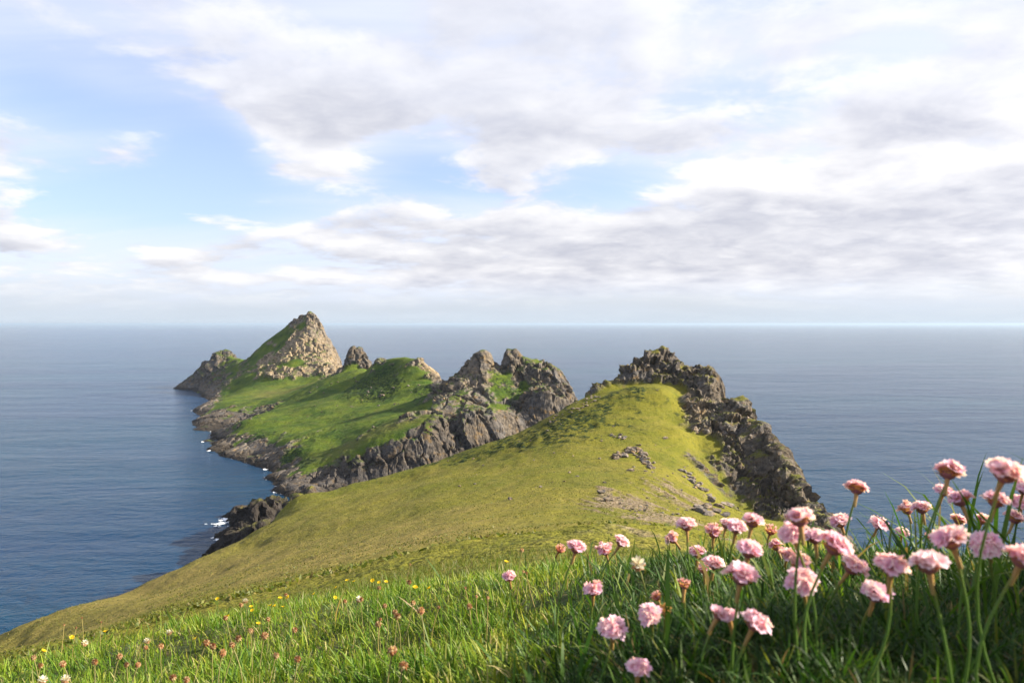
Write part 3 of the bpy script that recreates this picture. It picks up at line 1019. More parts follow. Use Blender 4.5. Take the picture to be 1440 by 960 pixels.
def build_bank():
    m, t, bs, out = material('turf_soil')
    P = t.n('ShaderNodeNewGeometry').outputs['Position']
    c = t.mix(t.ss(t.noise(P, 6, 5, .65), .35, .65), (0.040, 0.060, 0.014), (0.105, 0.120, 0.030))
    c = t.mix(t.m('MULTIPLY', t.ss(t.noise(P, 40, 3, .6), .5, .7), .6), c, (0.10, 0.07, 0.035))
    t.put(bs.inputs['Base Color'], c)
    bs.inputs['Roughness'].default_value = 1.0
    bump(t, bs, t.noise(P, 60, 5, .7), .8, .02)
    xs = np.arange(-6.5, 6.6, .055)
    ys = np.concatenate([np.arange(-1.2, 3.2, .045), np.arange(3.2, 9.1, .09)])
    Y, X = [a.ravel() for a in np.meshgrid(ys, xs, indexing='ij')]
    V = np.column_stack([X, Y, bank_np(X, Y)])
    me = mesh_np('grassy_bank', V, grid_faces(len(ys), len(xs)))
    add('grassy_bank', me, m, kind='structure')


build_bank()


# ------------------------------------------------------------------ grass
def leaf_material(name, trans=0.38, rough=0.45, spec=0.35, k=0.80):
    m, t, bs, out = material(name)
    c = t.mix(1.0, t.attr('col').outputs['Color'], (k, k, k), 'MULTIPLY')
    t.put(bs.inputs['Base Color'], c)
    bs.inputs['Roughness'].default_value = rough
    bs.inputs['Specular IOR Level'].default_value = spec
    tr = t.n('ShaderNodeBsdfTranslucent')
    t.put(tr.inputs[0], t.mix(1.0, c, (1.25, 1.25, 0.8), 'MULTIPLY'))
    mx = t.n('ShaderNodeMixShader')
    mx.inputs[0].default_value = trans
    t.t.links.new(bs.outputs[0], mx.inputs[1])
    t.t.links.new(tr.outputs[0], mx.inputs[2])
    t.t.links.new(mx.outputs[0], out.inputs[0])
    return m


MAT_GRASS = leaf_material('grass_leaf', .36, .5, .22)


def blades(name, root, length, width, az, lean, curl, col, label, twist=None):
    """curved tapering blades: 7 vertices, 3 faces each, all in one object"""
    n = len(root)
    dx = np.stack([np.cos(az), np.sin(az), np.zeros(n)], 1)          # lean direction
    ta = az + np.pi / 2 + (rng.uniform(-1.2, 1.2, n) if twist is None else twist)
    sd = np.stack([np.cos(ta), np.sin(ta), np.zeros(n)], 1)          # width direction
    up = np.array([0, 0, 1.0])
    V = np.empty((n, 7, 3))
    pos = root.copy()
    ang = lean.copy()
    ts = [0, .42, .76, 1.0]
    ws = [.75, 1.0, .72, 0]
    for k in range(4):
        if k:
            seg = (length * (ts[k] - ts[k - 1]))[:, None]
            pos = pos + seg * (np.sin(ang)[:, None] * dx + np.cos(ang)[:, None] * up)
            ang = ang + curl
        if k < 3:
            V[:, 2 * k] = pos - sd * (width * ws[k] * .5)[:, None]
            V[:, 2 * k + 1] = pos + sd * (width * ws[k] * .5)[:, None]
        else:
            V[:, 6] = pos
    b = (np.arange(n) * 7)[:, None]
    q = np.concatenate([b + np.array([[0, 1, 3, 2]]), b + np.array([[2, 3, 5, 4]])])
    t3 = b + np.array([[4, 5, 6]])
    C = np.repeat(col[:, None, :], 7, 1)
    me = mesh_np(name, V.reshape(-1, 3), [q, t3], {'col': C.reshape(-1, 3)})
    return add(name, me, MAT_GRASS, kind='stuff', label=label, cat='grass')


def palette(n, cols, wts, jit=.18):
    c = np.array(cols)[rng.choice(len(cols), n, p=np.array(wts) / sum(wts))]
    return np.clip(c * rng.uniform(1 - jit, 1 + jit, (n, 1)) * rng.uniform(.93, 1.07, (n, 3)), 0, 1)


def mound_mask(x, y):
    """1 on the thrift cushion on the right, 0 on the lawn on the left"""
    P3 = np.column_stack([x, y, np.zeros(len(x))])
    e = x - (-.02 + (y - .85) * .16) + fbm(P3 * 2.5, 3, .5, 811) * .18
    return sstep(e, -.05, .10) * sstep(2.3 - y, 0, .5)


def sample_polar(n, d0, d1, u0, u1, power):
    """n points whose density falls off with distance"""
    k = rng.random(n)
    if abs(power - 2) < 1e-6:
        d = d0 * (d1 / d0) ** k
    else:
        a = 2 - power
        d = (d0 ** a + k * (d1 ** a - d0 ** a)) ** (1 / a)
    u = rng.uniform(u0, u1, n)
    return u * d, d


def make_grass():
    # lawn on the left
    n = 125000
    x, y = sample_polar(n, .75, 7.5, -1.0, .55, 1.75)
    mm = mound_mask(x, y)
    keep = rng.random(n) > mm * .985
    x, y = x[keep], y[keep]
    n = len(x)
    P3 = np.column_stack([x, y, np.zeros(n)])
    tuft = fbm(P3 * 4.5, 3, .55, 821)
    dry = sstep(fbm(P3 * 1.7, 3, .5, 822), -.05, .4)
    hgt = np.clip(.030 + tuft * .058 + rng.normal(0, .010, n), .010, .10)
    far = sstep(y, 2.6, 5.5)
    hgt *= 1 + .3 * far
    az = rng.uniform(0, 2 * np.pi, n) * .8 + (fbm(P3 * 2.2, 2, .5, 823) * 4)
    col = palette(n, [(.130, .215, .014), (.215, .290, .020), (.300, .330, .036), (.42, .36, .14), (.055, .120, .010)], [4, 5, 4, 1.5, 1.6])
    g = sstep(tuft, -.05, .25)[:, None]
    col = col * (1 - .35 * g * np.array([1.0, .45, .6]))
    root = np.column_stack([x, y, bank_np(x, y) - .004])
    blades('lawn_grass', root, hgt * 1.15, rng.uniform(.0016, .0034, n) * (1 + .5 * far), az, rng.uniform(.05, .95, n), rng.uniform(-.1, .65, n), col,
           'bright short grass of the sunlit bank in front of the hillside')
    # narrow cushion leaves of the thrift mound
    n = 150000
    x, y = sample_polar(n, .40, 2.4, -.35, 1.4, 1.3)
    ok = (rng.random(n) < mound_mask(x, y)) & (x < 1.7)
    x, y = x[ok], y[ok]
    n = len(x)
    cell = np.floor(np.column_stack([x, y]) / .022)
    hh = _h(cell[:, 0], cell[:, 1], cell[:, 0] * 0, 5)
    ctr = (cell + np.stack([(hh & np.uint64(255)), (hh >> np.uint64(8)) & np.uint64(255)], 1) / 255.) * .022
    off = np.column_stack([x, y]) - ctr
    az = np.arctan2(off[:, 1], off[:, 0]) + rng.normal(0, .5, n)
    lean = np.clip(np.hypot(off[:, 0], off[:, 1]) / .016, 0, 1.2) * .95 + rng.uniform(0, .4, n)
    hgt = np.clip(rng.normal(.023, .007, n), .009, .05) * (1 + .25 * ((hh >> np.uint64(16)) & np.uint64(255)) / 255.)
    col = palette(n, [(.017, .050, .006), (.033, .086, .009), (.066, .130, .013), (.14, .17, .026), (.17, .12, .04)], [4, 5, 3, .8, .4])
    root = np.column_stack([x, y, bank_np(x, y) - .006])
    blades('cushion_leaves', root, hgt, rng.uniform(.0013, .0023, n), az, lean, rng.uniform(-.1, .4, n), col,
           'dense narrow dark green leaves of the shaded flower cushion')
    # long arching grass blades
    n = 1700
    x, y = sample_polar(n, .58, 2.2, -.35, 1.1, 1.0)
    ok = rng.random(n) < np.maximum(mound_mask(x, y), .25) * (.25 + .75 * (fbm(np.column_stack([x, y, x * 0]) * 3, 2, .5, 831) > -.05))
    x, y = x[ok], y[ok]
    n = len(x)
    az = rng.normal(2.4, 1.5, n)
    col = palette(n, [(.040, .100, .011), (.075, .150, .016), (.140, .190, .024), (.27, .19, .06)], [4, 4, 2.2, .6])
    root = np.column_stack([x, y, bank_np(x, y) - .006])
    blades('long_grass', root, np.clip(rng.normal(.066, .022, n) * (1 + .9 * sstep(x / y, .45, .62)), .03, .17), rng.uniform(.0022, .0046, n), az, rng.uniform(.05, 1.0, n), rng.uniform(.05, .6, n), col,
           'long arching grass blades rising among the pink flowers')
    # grass on the unseen rise added beside the camera for its shade
    n = 26000
    x, y = rng.uniform(.55, 3.2, n), rng.uniform(-1.0, 1.8, n)
    ok = x > .62 * y + .12
    x, y = x[ok], y[ok]
    n = len(x)
    col = palette(n, [(.060, .120, .010), (.110, .180, .015), (.19, .23, .03), (.26, .22, .08)], [4, 4, 2, 1])
    blades('shade_rise_grass', np.column_stack([x, y, bank_np(x, y) - .004]), rng.uniform(.03, .075, n), rng.uniform(.002, .004, n), rng.uniform(0, 6.28, n), rng.uniform(.05, .9, n),
           rng.uniform(-.1, .6, n), col, 'short grass on the added out-of-view rise that shades the flower cushion')
    # rough tufts over the nearer shoulder of the hill
    n = 80000
    x, y = sample_polar(n, 7.0, 60, -.85, .85, 1.9)
    P3 = np.column_stack([x, y, np.zeros(n)])
    ok = fbm(P3 * .5, 3, .6, 841) + rng.normal(0, .12, n) > -.12
    x, y = x[ok], y[ok]
    n = len(x)
    z = head_z(x, y) + fbm(np.column_stack([x, y, head_z(x, y)]) * 0.05, 3, .5, 40) * .0
    root = np.column_stack([x, y, z - .15])
    col = palette(n, [(.085, .125, .012), (.125, .160, .016), (.16, .155, .035), (.21, .17, .06)], [4, 4, 2, 1])
    blades('shoulder_grass', root, rng.uniform(.20, .36, n), rng.uniform(.006, .018, n), rng.uniform(0, 6.28, n), rng.uniform(.1, .8, n), rng.uniform(0, .5, n), col,
           'rough grass tufts on the nearer shoulder of the hillside')


make_grass()


def hill_tufts():
    """low tussocks over the open hillside"""
    ls, us, V, R, N = HGRID
    n = 90000
    x, y = sample_polar(n, 45, 400, -.72, .34, 1.6)
    j = np.clip(np.searchsorted(us, x / y), 0, len(us) - 1)
    i = np.clip(np.searchsorted(ls, np.log(y)), 0, len(ls) - 1)
    P = V[i, j]
    ok = (R[i, j] < .05) & (P[:, 2] > 25) & (fbm(P * .06, 3, .6, 861) + rng.normal(0, .12, n) > .0)
    P = P[ok] - np.array([0, 0, .05])
    n = len(P)
    col = palette(n, [(.085, .110, .010), (.120, .140, .013), (.165, .165, .02), (.20, .165, .045)], [4, 4, 3, 2])
    blades('hillside_tussocks', P, rng.uniform(.25, .55, n), rng.uniform(.10, .30, n), rng.uniform(0, 6.28, n), rng.uniform(.4, 1.2, n), rng.uniform(0, .4, n), col,
           'low grass tussocks over the open yellow-green hillside')


hill_tufts()

# ------------------------------------------------------------------ flowers
MAT_PETAL = leaf_material('petal', .45, .6, .2, 0.93)
MAT_STEM = leaf_material('stem', .15, .5, .3)


def tube(name, pts, rad, cols, sides=6):
    pts = [Vector(p) for p in pts]
    V, C, Q = [], [], []
    for k, p in enumerate(pts):
        a = pts[max(0, k - 1)]
        b = pts[min(len(pts) - 1, k + 1)]
        t = (b - a).normalized()
        s1 = t.cross(Vector((0.3, 1, 0.1))).normalized()
        s2 = t.cross(s1)
        for j in range(sides):
            q = 2 * math.pi * j / sides
            V.append(p + (s1 * math.cos(q) + s2 * math.sin(q)) * rad[k])
            C.append(cols[k])
    for k in range(len(pts) - 1):
        for j in range(sides):
            Q.append((k * sides + j, k * sides + (j + 1) % sides, (k + 1) * sides + (j + 1) % sides, (k + 1) * sides + j))
    return mesh_np(name, np.array([tuple(v) for v in V]), np.array(Q), {'col': np.array(C)})


def petal_rows(V, C, Q, rot, length, width, out0, out1, lift, base_c, tip_c, r, notch=.1):
    """one cupped petal, 3 x 3 vertices, added to the lists"""
    b = len(V)
    ca, sa = math.cos(rot), math.sin(rot)
    for i, t in enumerate((0, .55, 1.0)):
        wd = (width * .28, width, width * .72)[i]
        rr = out0 + (out1 - out0) * (t ** 1.3)
        zz = lift * (1 - (1 - t) ** 1.6)
        for j in (-1, 0, 1):
            l = rr - (notch * length if (i == 2 and j == 0) else 0)
            z = zz + (0.10 * width if j == 0 else 0.0) * -1 + r.uniform(-.05, .05) * length
            x, y = l, j * wd * .5
            V.append((x * ca - y * sa, x * sa + y * ca, z))
            k = t
            C.append([base_c[n] * (1 - k) + tip_c[n] * k for n in range(3)])
    for i in range(2):
        for j in range(2):
            a = b + i * 3 + j
            Q.append((a, a + 1, a + 4, a + 3))


def floret_mesh(seed, closed, base_c, tip_c):
    r = random.Random(seed)
    V, C, Q = [], [], []
    for k in range(5):
        s = r.uniform(.85, 1.15)
        petal_rows(V, C, Q, 2 * math.pi * k / 5 + r.uniform(-.2, .2), .5 * s, (.52 if not closed else .30) * s, .05, (.56 if not closed else .20) * s,
                   (.30 if not closed else .60) * s, base_c, tip_c, r)
    return mesh_np('floret', np.array(V), np.array(Q), {'col': np.array(C)})


PINK = [((.74, .30, .45), (.95, .70, .83)), ((.78, .36, .50), (.96, .79, .87)), ((.72, .26, .47), (.92, .62, .79))]
FLO_OPEN = [floret_mesh(900 + k, False, *PINK[k % 3]) for k in range(9)]
FLO_SHUT = [floret_mesh(930 + k, True, (.55, .22, .26), (.84, .56, .60)) for k in range(4)]
FLO_DRY = [floret_mesh(950 + k, True, (.42, .20, .06), (.66, .42, .18)) for k in range(4)]
for me in FLO_OPEN + FLO_SHUT + FLO_DRY:
    me.materials.append(MAT_PETAL)


def cup_mesh(seed, dry=False):
    """papery bracts round the receptacle"""
    r = random.Random(seed)
    V, C, Q = [], [], []
    ob, ot = ((.50, .23, .07), (.78, .44, .18)) if not dry else ((.32, .18, .06), (.55, .36, .16))
    for ring, (n, out1, lift) in enumerate(((7, .40, .30), (9, .47, .50))):
        for k in range(n):
            petal_rows(V, C, Q, 2 * math.pi * (k + .5 * ring) / n + r.uniform(-.1, .1), .4, .30, .05, out1 * r.uniform(.9, 1.1), lift * r.uniform(.9, 1.15), ob, ot, r, 0)
    # receptacle
    b = len(V)
    for i, (rr, zz) in enumerate(((.06, 0.0), (.28, .16), (.32, .36), (.20, .52))):
        for j in range(8):
            a = 2 * math.pi * j / 8
            V.append((rr * math.cos(a), rr * math.sin(a), zz))
            C.append((.45, .18, .18))
    for i in range(3):
        for j in range(8):
            Q.append((b + i * 8 + j, b + i * 8 + (j + 1) % 8, b + (i + 1) * 8 + (j + 1) % 8, b + (i + 1) * 8 + j))
    me = mesh_np('flower_head', np.array(V), np.array(Q), {'col': np.array(C)})
    me.materials.append(MAT_PETAL)
    return me


CUPS = [cup_mesh(970 + k) for k in range(4)]
CUP_DRY = cup_mesh(980, True)


def thrift(px, py, w, state='open', label='', group=None, diam=None, flat=.62):
    r = random.Random(int(px * 31 + py * 7))
    D = diam or r.uniform(.0205, .0245)
    d = D * F / w
    hx, hy, hz_ = wpt(px, py, d)
    while hz_ - D * .42 - bank_z(hx, hy) < .035 and d > .36:      # smaller and nearer where the ground is too high
        D *= .96
        d *= .96
        hx, hy, hz_ = wpt(px, py, d)
    # lower end of the head
    top = Vector((hx, hy, hz_ - D * .42))
    bx, by = hx + r.uniform(-.022, .022), hy + r.uniform(-.01, .03)
    gz = bank_z(bx, by)
    L = max(top.z - gz, .02) + .01
    root = add('thrift_flower', None, None, None, (bx, by, top.z - L), label, 'flower', group)
    tp = top - root.location
    bow = Vector((r.uniform(-.14, .14) * L, r.uniform(-.08, .08) * L, 0))
    pts, rad, col = [], [], []
    g0, g1 = Vector((.12, .22, .035)), Vector((.34, .26, .06))
    for k in range(8):
        t = k / 7
        p = tp * t + bow * math.sin(t * math.pi)
        pts.append(p)
        rad.append(.00085 + .00015 * (1 - t))
        q = max(0, min(1, (t - (1 - .017 / L)) / (.012 / L))) if L > .03 else t
        col.append(tuple(g0.lerp(g1, q)))
    st = tube('stem', pts, rad, col)
    add('stem', st, MAT_STEM, root)
    axis = (pts[-1] - pts[-2]).normalized() + Vector((r.uniform(-.2, .2), r.uniform(-.10, .34), 0))
    axis.normalize()
    sh = tube('sheath', [tp - axis * .011, tp - axis * .005, tp + axis * .001], [.0011, .0014, .0019], [(.34, .24, .07), (.46, .28, .09), (.50, .27, .09)])
    add('sheath', sh, MAT_STEM, root)
    head = add('flower_head', CUP_DRY if state == 'dry' else CUPS[r.randrange(4)], None, root, tp)
    head.rotation_mode = 'QUATERNION'
    head.rotation_quaternion = axis.to_track_quat('Z', 'Y') @ Vector((0, 0, 1)).rotation_difference(Vector((0, 0, 1)))
    head.scale = Vector((D, D, D * (.95 if state != 'open' else .82))) * .79
    n = {'open': 19, 'half': 15, 'bud': 10, 'dry': 10}[state]
    lib = {'open': FLO_OPEN, 'half': FLO_OPEN, 'bud': FLO_SHUT, 'dry': FLO_DRY}[state]
    for k in range(n):
        if state == 'half' and r.random() < .4:
            me = FLO_SHUT[r.randrange(4)]
        else:
            me = lib[r.randrange(len(lib))]
        ph = math.acos(1 - (k + .5) / n * (.78 if state == 'open' else .68))
        th = k * 2.39996 + r.uniform(-.25, .25)
        ph += r.uniform(-.1, .1)
        v = Vector((math.sin(ph) * math.cos(th), math.sin(ph) * math.sin(th), math.cos(ph)))
        f = add('floret', me, None, head)
        f.location = Vector((v.x * .31, v.y * .31, .44 + v.z * .20))
        f.rotation_mode = 'QUATERNION'
        vv = (v + Vector((r.uniform(-.3, .3), r.uniform(-.3, .3), .22))).normalized()
        f.rotation_quaternion = vv.to_track_quat('Z', 'Y')
        s = r.uniform(.40, .70) * (1.0 if state in ('open', 'half') else .72)
        f.scale = (s, s, s * r.uniform(.9, 1.25))
    return root


SEA = 'pink thrift flower standing up against the grey sea'
G_SEA, G_TOP, G_HILL, G_LOW = 'thrift flowers against the sea', 'thrift flowers on top of the mound', 'thrift flowers in front of the hillside', 'thrift flowers low in the shaded grass'
TOP = 'pink thrift flower crowded among others on top of the sunlit mound'
LOW = 'pink thrift flower low in the dark shaded grass of the mound'
HILL = 'pink thrift flower on the mound edge in front of the green hillside'
FL = [(1204, 681, 34, 'open', 'tall pink thrift flower standing alone on a straight stem against the sea', None),
      (1332, 656, 44, 'open', 'tall thrift flower with flat-topped pale head rising highest beside the largest bloom', None),
      (1408, 655, 56, 'open', 'largest pink thrift flower with orange underside standing highest against the sea', None),
      (1325, 686, 27, 'open', 'small pink thrift flower half hidden behind the stem of the tall flat-topped one', G_SEA), (1354, 696, 39, 'open', 'dusky pink thrift flower with a dry orange bract, just below the tall flat-topped one', G_SEA), (1398, 697, 40, 'open', 'broad pink thrift flower directly under the largest bloom', G_SEA), (1438, 680, 34, 'open', 'pink thrift flower close beside the largest bloom, against the sea', G_SEA),
      (1435, 702, 34, 'open', 'pink thrift flower below the one beside the largest bloom', G_SEA), (1278, 713, 26, 'half', 'half-open thrift flower, smaller of a close pair with orange bases against the sea', G_SEA), (1298, 710, 30, 'open', 'fully open thrift flower, larger of a close pair with orange bases against the sea', G_SEA), (1346, 727, 24, 'open', 'small pale thrift flower at the grass line below the dusky one', G_SEA),
      (1379, 728, 22, 'half', 'small half-open thrift flower at the grass line under the broad bloom', G_SEA), (1424, 723, 30, 'open', 'pink thrift flower with orange base behind broad grass blades, against the sea', G_SEA), (1268, 745, 21, 'open', 'small round pink thrift head down among upright grass blades at the mound crest', G_TOP), (1309, 750, 20, 'bud', 'small closed pink thrift bud among the grass blades below the sea', None),
      (1342, 751, 52, 'open', 'large pale thrift flower overlapping its equally large neighbour on the mound', G_TOP), (1390, 757, 46, 'open', 'large pale thrift flower crossed by a long grass blade', G_TOP), (1432, 776, 52, 'open', 'large pale pink thrift flower with its underside in shadow', G_TOP),
      (1252, 788, 52, 'open', 'large pink thrift flower with loose petals sticking out to one side', G_TOP), (1308, 785, 54, 'open', 'large two-lobed pink thrift flower with a dark orange base above bare stem', G_TOP), (1228, 826, 46, 'open', 'pink thrift flower with wide spread petals, lowest of the front row on the mound', None),
      (1192, 787, 44, 'open', 'pink thrift flower with orange base beneath the tight bunch', G_TOP), (1167, 757, 52, 'open', 'large pink thrift flower with vivid orange base at the end of the tight bunch', G_TOP), (1147, 750, 36, 'open', 'pink thrift flower in the middle of the tight bunch', G_TOP), (1126, 722, 46, 'open', 'pink thrift flower in front of the dark crag, topmost of a tight bunch', None), (1118, 742, 44, 'open', 'pink thrift flower directly below the topmost one of the tight bunch', G_TOP),
      (1184, 728, 33, 'open', 'pink thrift flower between the tight bunch and the tall solitary one', G_TOP), (1233, 731, 29, 'open', 'short pink thrift flower at the grass line, next to the tall solitary one', G_SEA), (1130, 808, 48, 'open', 'dense round deep pink thrift flower below the tight bunch', G_TOP), (1127, 786, 36, 'half', 'partly hidden thrift flower right behind the dense round deep pink one', G_TOP),
      (1106, 776, 26, 'half', 'half-open whitish thrift flower beside the partly hidden one', G_TOP), (1082, 742, 24, 'bud', 'half-closed orange thrift bud in front of the dark crag', None), (1094, 765, 22, 'half', 'small half-open orange-pink thrift flower under the half-closed orange bud', G_TOP), (1056, 728, 34, 'open', 'pink thrift flower with orange base in front of the dark crag, next to the bud', G_TOP),
      (1034, 736, 32, 'open', 'pink thrift flower leaning against its smaller neighbour before the dark crag', G_TOP), (1020, 733, 24, 'open', 'small thrift flower tucked behind a larger one before the dark crag', G_TOP), (1051, 767, 42, 'open', 'broad pink thrift flower with wide orange base above the biggest double head', G_TOP), (1040, 802, 50, 'open', 'biggest pink thrift flower of the mound, looking like a double head', G_TOP),
      (1003, 787, 32, 'open', 'mauve-pink thrift flower touching the biggest double head', G_TOP), (980, 772, 27, 'open', 'mauve-pink thrift flower at the outer end of the mauve row', G_TOP), (990, 798, 22, 'half', 'half-open white and orange thrift flower beneath the mauve row', G_TOP), (1003, 745, 28, 'half', 'half-open thrift flower with glowing orange petals before the low grey outcrop', G_TOP),
      (966, 734, 31, 'open', 'bright pink thrift flower in front of the bare scree, above the rounded one', G_HILL), (950, 752, 25, 'half', 'rounded salmon pink thrift flower in front of the turf below the scree', G_HILL), (962, 819, 23, 'bud', 'pale closed thrift bud behind a dark grass blade', None),
      (870, 757, 26, 'open', 'pink thrift flower, higher of a pair in front of the turf shoulder', G_HILL), (853, 770, 25, 'half', 'pink thrift flower, lower of a pair in front of the turf shoulder', G_HILL), (808, 765, 31, 'open', 'round pink thrift flower on a long yellow stem next to a small bud', G_HILL), (785, 768, 20, 'bud', 'small orange-pink thrift bud next to a round flower on a long stem', G_HILL),
      (834, 825, 29, 'half', 'pink and orange thrift flower leaning over above the dark grass', None), (717, 808, 22, 'half', 'pink thrift flower standing apart beside a tall withered stalk', None), (861, 877, 43, 'open', 'lilac-pink thrift flower in full shade with wide open petals', None),
      (915, 854, 35, 'open', 'pink thrift flower beside the withered orange head in the shaded grass', G_LOW), (936, 853, 22, 'dry', 'withered orange thrift head beside a pink one', None), (925, 835, 20, 'bud', 'pale thrift bud just above the withered orange head', None),
      (1057, 867, 45, 'open', 'large deep pink thrift flower in shade, its stem reaching into dark grass', G_LOW), (1007, 858, 30, 'open', 'shaded thrift flower at the end of a touching row of three', G_LOW), (1026, 861, 28, 'open', 'shaded thrift flower squeezed between two others in the dark grass', G_LOW), (897, 932, 37, 'open', 'pink thrift flower lowest in the dark grass at the foot of the mound', None)]
for f in FL:
    thrift(*f)


# ------------------------------------------------------------------ small lawn flowers
def lawn_point(px, py, above):
    ds = np.arange(.8, 5.0, .01)
    x = (px - 720) / F * ds
    z = H - (py - HZ) / F * ds
    g = bank_np(x, ds) + above
    i = np.where(z <= g)[0]
    k = i[0] if len(i) else int(np.argmin(np.abs(z - g)))
    return Vector((x[k], ds[k], z[k]))


def on_stem(name, px, py, above, mesh, size, stem_col, label, cat, group, part, tilt=.3):
    r = random.Random(int(px * 13 + py * 101))
    p = lawn_point(px, py, above)
    bx, by = p.x + r.uniform(-.3, .3) * above, p.y + r.uniform(-.15, .15) * above
    gz = bank_z(bx, by) - .005
    root = add(name, None, None, None, (bx, by, gz), label, cat, group)
    tp = p - root.location
    bow = Vector((r.uniform(-.1, .1) * above, 0, 0))
    pts = [tp * (k / 5) + bow * math.sin(k / 5 * math.pi) for k in range(6)]
    add('stem', tube('stem', pts, [.0008] * 6, [stem_col] * 6, 5), MAT_STEM, root)
    h = add(part, mesh, None, root, tp)
    h.rotation_euler = (r.uniform(-tilt, tilt) - .25, r.uniform(-tilt, tilt), r.uniform(0, 6.28))
    h.scale = (size, size, size)
    return root


def clover_mesh(seed, kind):
    r = random.Random(seed)
    V, C, Q = [], [], []
    n = 26
    for k in range(n):
        ph = math.acos(1 - (k + .5) / n * 1.85)
        th = k * 2.39996
        v = Vector((math.sin(ph) * math.cos(th), math.sin(ph) * math.sin(th), math.cos(ph)))
        droop = -.5 if kind == 'brown' else .25
        tip = v * .55 + Vector((0, 0, droop * .25))
        sd = v.cross(Vector((0, 0, 1)))
        sd = (sd.normalized() if sd.length > .01 else Vector((1, 0, 0))) * .15
        if kind == 'brown':
            c = random.Random(seed * 50 + k).choice([(.24, .09, .04), (.34, .15, .06), (.42, .25, .13), (.50, .36, .20)])
        else:
            c = random.Random(seed * 50 + k).choice([(.74, .70, .58), (.78, .74, .66), (.70, .60, .45)]) if ph < 1.7 else (.42, .24, .13)
        b = len(V)
        m_ = v * .33
        for q in (v * .08, m_ + sd, tip, m_ - sd, m_ + Vector((0, 0, .12)) + v * .1):
            V.append(tuple(q))
            C.append(c)
        Q += [(b, b + 1, b + 4, b + 3), (b + 1, b + 2, b + 3, b + 4)]
    me = mesh_np('flower_head', np.array(V), np.array(Q), {'col': np.array(C)})
    me.materials.append(MAT_PETAL)
    return me


def buttercup_mesh(seed):
    r = random.Random(seed)
    V, C, Q = [], [], []
    for k in range(5):
        petal_rows(V, C, Q, 2 * math.pi * k / 5, .5, .46, .04, .48, .26, (.72, .42, .01), (.86, .62, .02), r, 0)
    b = len(V)
    for i, (rr, zz) in enumerate(((.16, .02), (.12, .16), (.03, .2))):
        for j in range(6):
            a = 2 * math.pi * j / 6
            V.append((rr * math.cos(a), rr * math.sin(a), zz))
            C.append((.62, .36, .02))
    for i in range(2):
        for j in range(6):
            Q.append((b + i * 6 + j, b + i * 6 + (j + 1) % 6, b + (i + 1) * 6 + (j + 1) % 6, b + (i + 1) * 6 + j))
    me = mesh_np('bloom', np.array(V), np.array(Q), {'col': np.array(C)})
    me.materials.append(MAT_PETAL)
    return me


BROWN = [clover_mesh(40 + k, 'brown') for k in range(4)]
WHITE = [clover_mesh(60 + k, 'white') for k in range(3)]
YEL = [buttercup_mesh(80 + k) for k in range(3)]
GS = (.20, .22, .06)
for k, (px, py, lab) in enumerate([(119, 904, 'cream white clover head on a pale stem at the lower edge of the sunlit bank'), (207, 901, 'loose white clover head with brown lower florets'), (60, 956, None), (238, 889, None), (92, 955, None),
                                   (1107, 920, 'blurred cream clover head deep in the dark grass below the pink flowers'), (897, 793, 'small white clover head in the grass beyond the dark mound'), (345, 845, None), (505, 842, None)]):
    on_stem('white_clover', px, py, .085 if px < 900 else .05, WHITE[k % 3], .0165, GS, lab or 'small white clover head in the bright grass', 'flower', None if lab else 'white clover in the lawn', 'flower_head')
for k, (px, py) in enumerate([(133, 930), (168, 922), (178, 934), (47, 924), (57, 935), (194, 934), (335, 897), (326, 906), (299, 908), (313, 917), (290, 903), (388, 921), (418, 926), (339, 850), (317, 868), (377, 870), (575, 818), (541, 851),
                              (559, 866), (532, 877), (581, 847), (592, 858), (660, 852), (552, 914), (508, 842), (533, 826), (567, 936), (352, 886), (414, 885), (372, 893), (243, 952), (262, 955), (485, 845), (555, 860), (402, 836), (88, 933), (226, 908), (205, 910)]):
    on_stem('brown_clover', px, py, .075 + .03 * random.random(), BROWN[k % 4], random.uniform(.0095, .013), (.30, .27, .10), 'withered red-brown clover head on a straw stem in the bright grass', 'flower', 'withered clover heads in the lawn', 'flower_head')
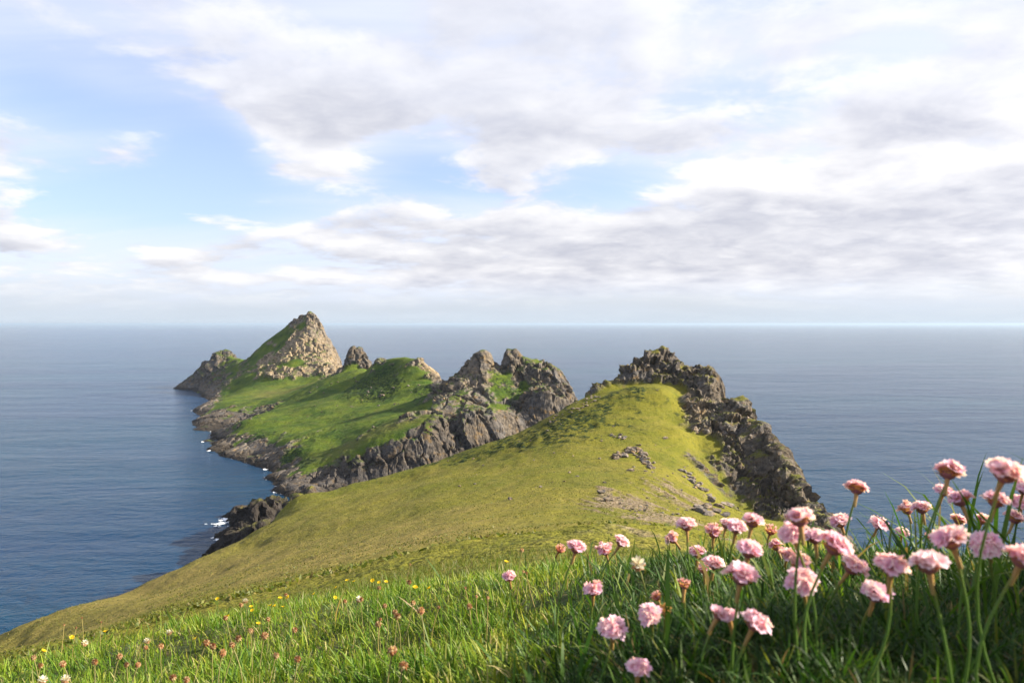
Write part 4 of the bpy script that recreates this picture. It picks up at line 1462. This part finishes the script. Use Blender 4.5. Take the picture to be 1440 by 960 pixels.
for k, (px, py) in enumerate([(101, 896), (148, 888), (306, 842), (353, 853), (355, 858), (394, 841), (405, 840), (320, 866), (441, 835), (472, 826), (498, 817), (524, 816), (533, 819), (543, 818), (584, 826), (603, 827), (363, 877), (398, 853),
                              (380, 851), (386, 852), (274, 898), (61, 915), (471, 840), (488, 816), (712, 790)]):
    on_stem('buttercup', px, py, .065 + .02 * random.random(), YEL[k % 3], random.uniform(.0105, .0135), (.12, .20, .03), 'small yellow buttercup in the bright grass along the bank edge', 'flower', 'buttercups along the bank edge', 'bloom', .5)


def stalk(px, py, above, label, size=.006):
    """withered seed stalk"""
    o = on_stem('seed_stalk', px, py, above, BROWN[0], size, (.42, .34, .12), label, 'plant', 'withered stalks' if label == DRY else None, 'seed_head', .1)
    return o


DRY = 'thin straw-coloured withered stalk standing in the grass'
stalk(734, 773, .11, 'tall pale withered stalk with a tiny brown head beside the solitary pink flower', .009)
for p in [(577, 793), (654, 826), (670, 838), (686, 840), (617, 853), (535, 870), (90, 878), (115, 868), (107, 882), (142, 874), (740, 805), (736, 803)]:
    stalk(p[0], p[1], .09, DRY)

# ------------------------------------------------------------------ haze over the sea
def make_haze():
    m = bpy.data.materials.new('sea_haze')
    m.use_nodes = True
    t = NT(m.node_tree)
    out = t.n('ShaderNodeOutputMaterial')
    v = t.n('ShaderNodeVolumePrincipled')
    v.inputs['Color'].default_value = (0.43, 0.55, 0.69, 1)
    v.inputs['Density'].default_value = HAZE
    v.inputs['Anisotropy'].default_value = 0.15
    t.t.links.new(v.outputs[0], out.inputs['Volume'])
    bm = bmesh.new()
    bmesh.ops.create_cube(bm, size=1.0)
    R_ = 141000.0
    bmesh.ops.scale(bm, vec=(2 * R_, 2 * R_, 185.0), verts=bm.verts)
    bmesh.ops.translate(bm, vec=(0, 300, 65.5), verts=bm.verts)
    me = bpy.data.meshes.new('haze')
    bm.to_mesh(me)
    bm.free()
    add('haze', me, m, kind='stuff')


HAZE = 2.4e-5
make_haze()
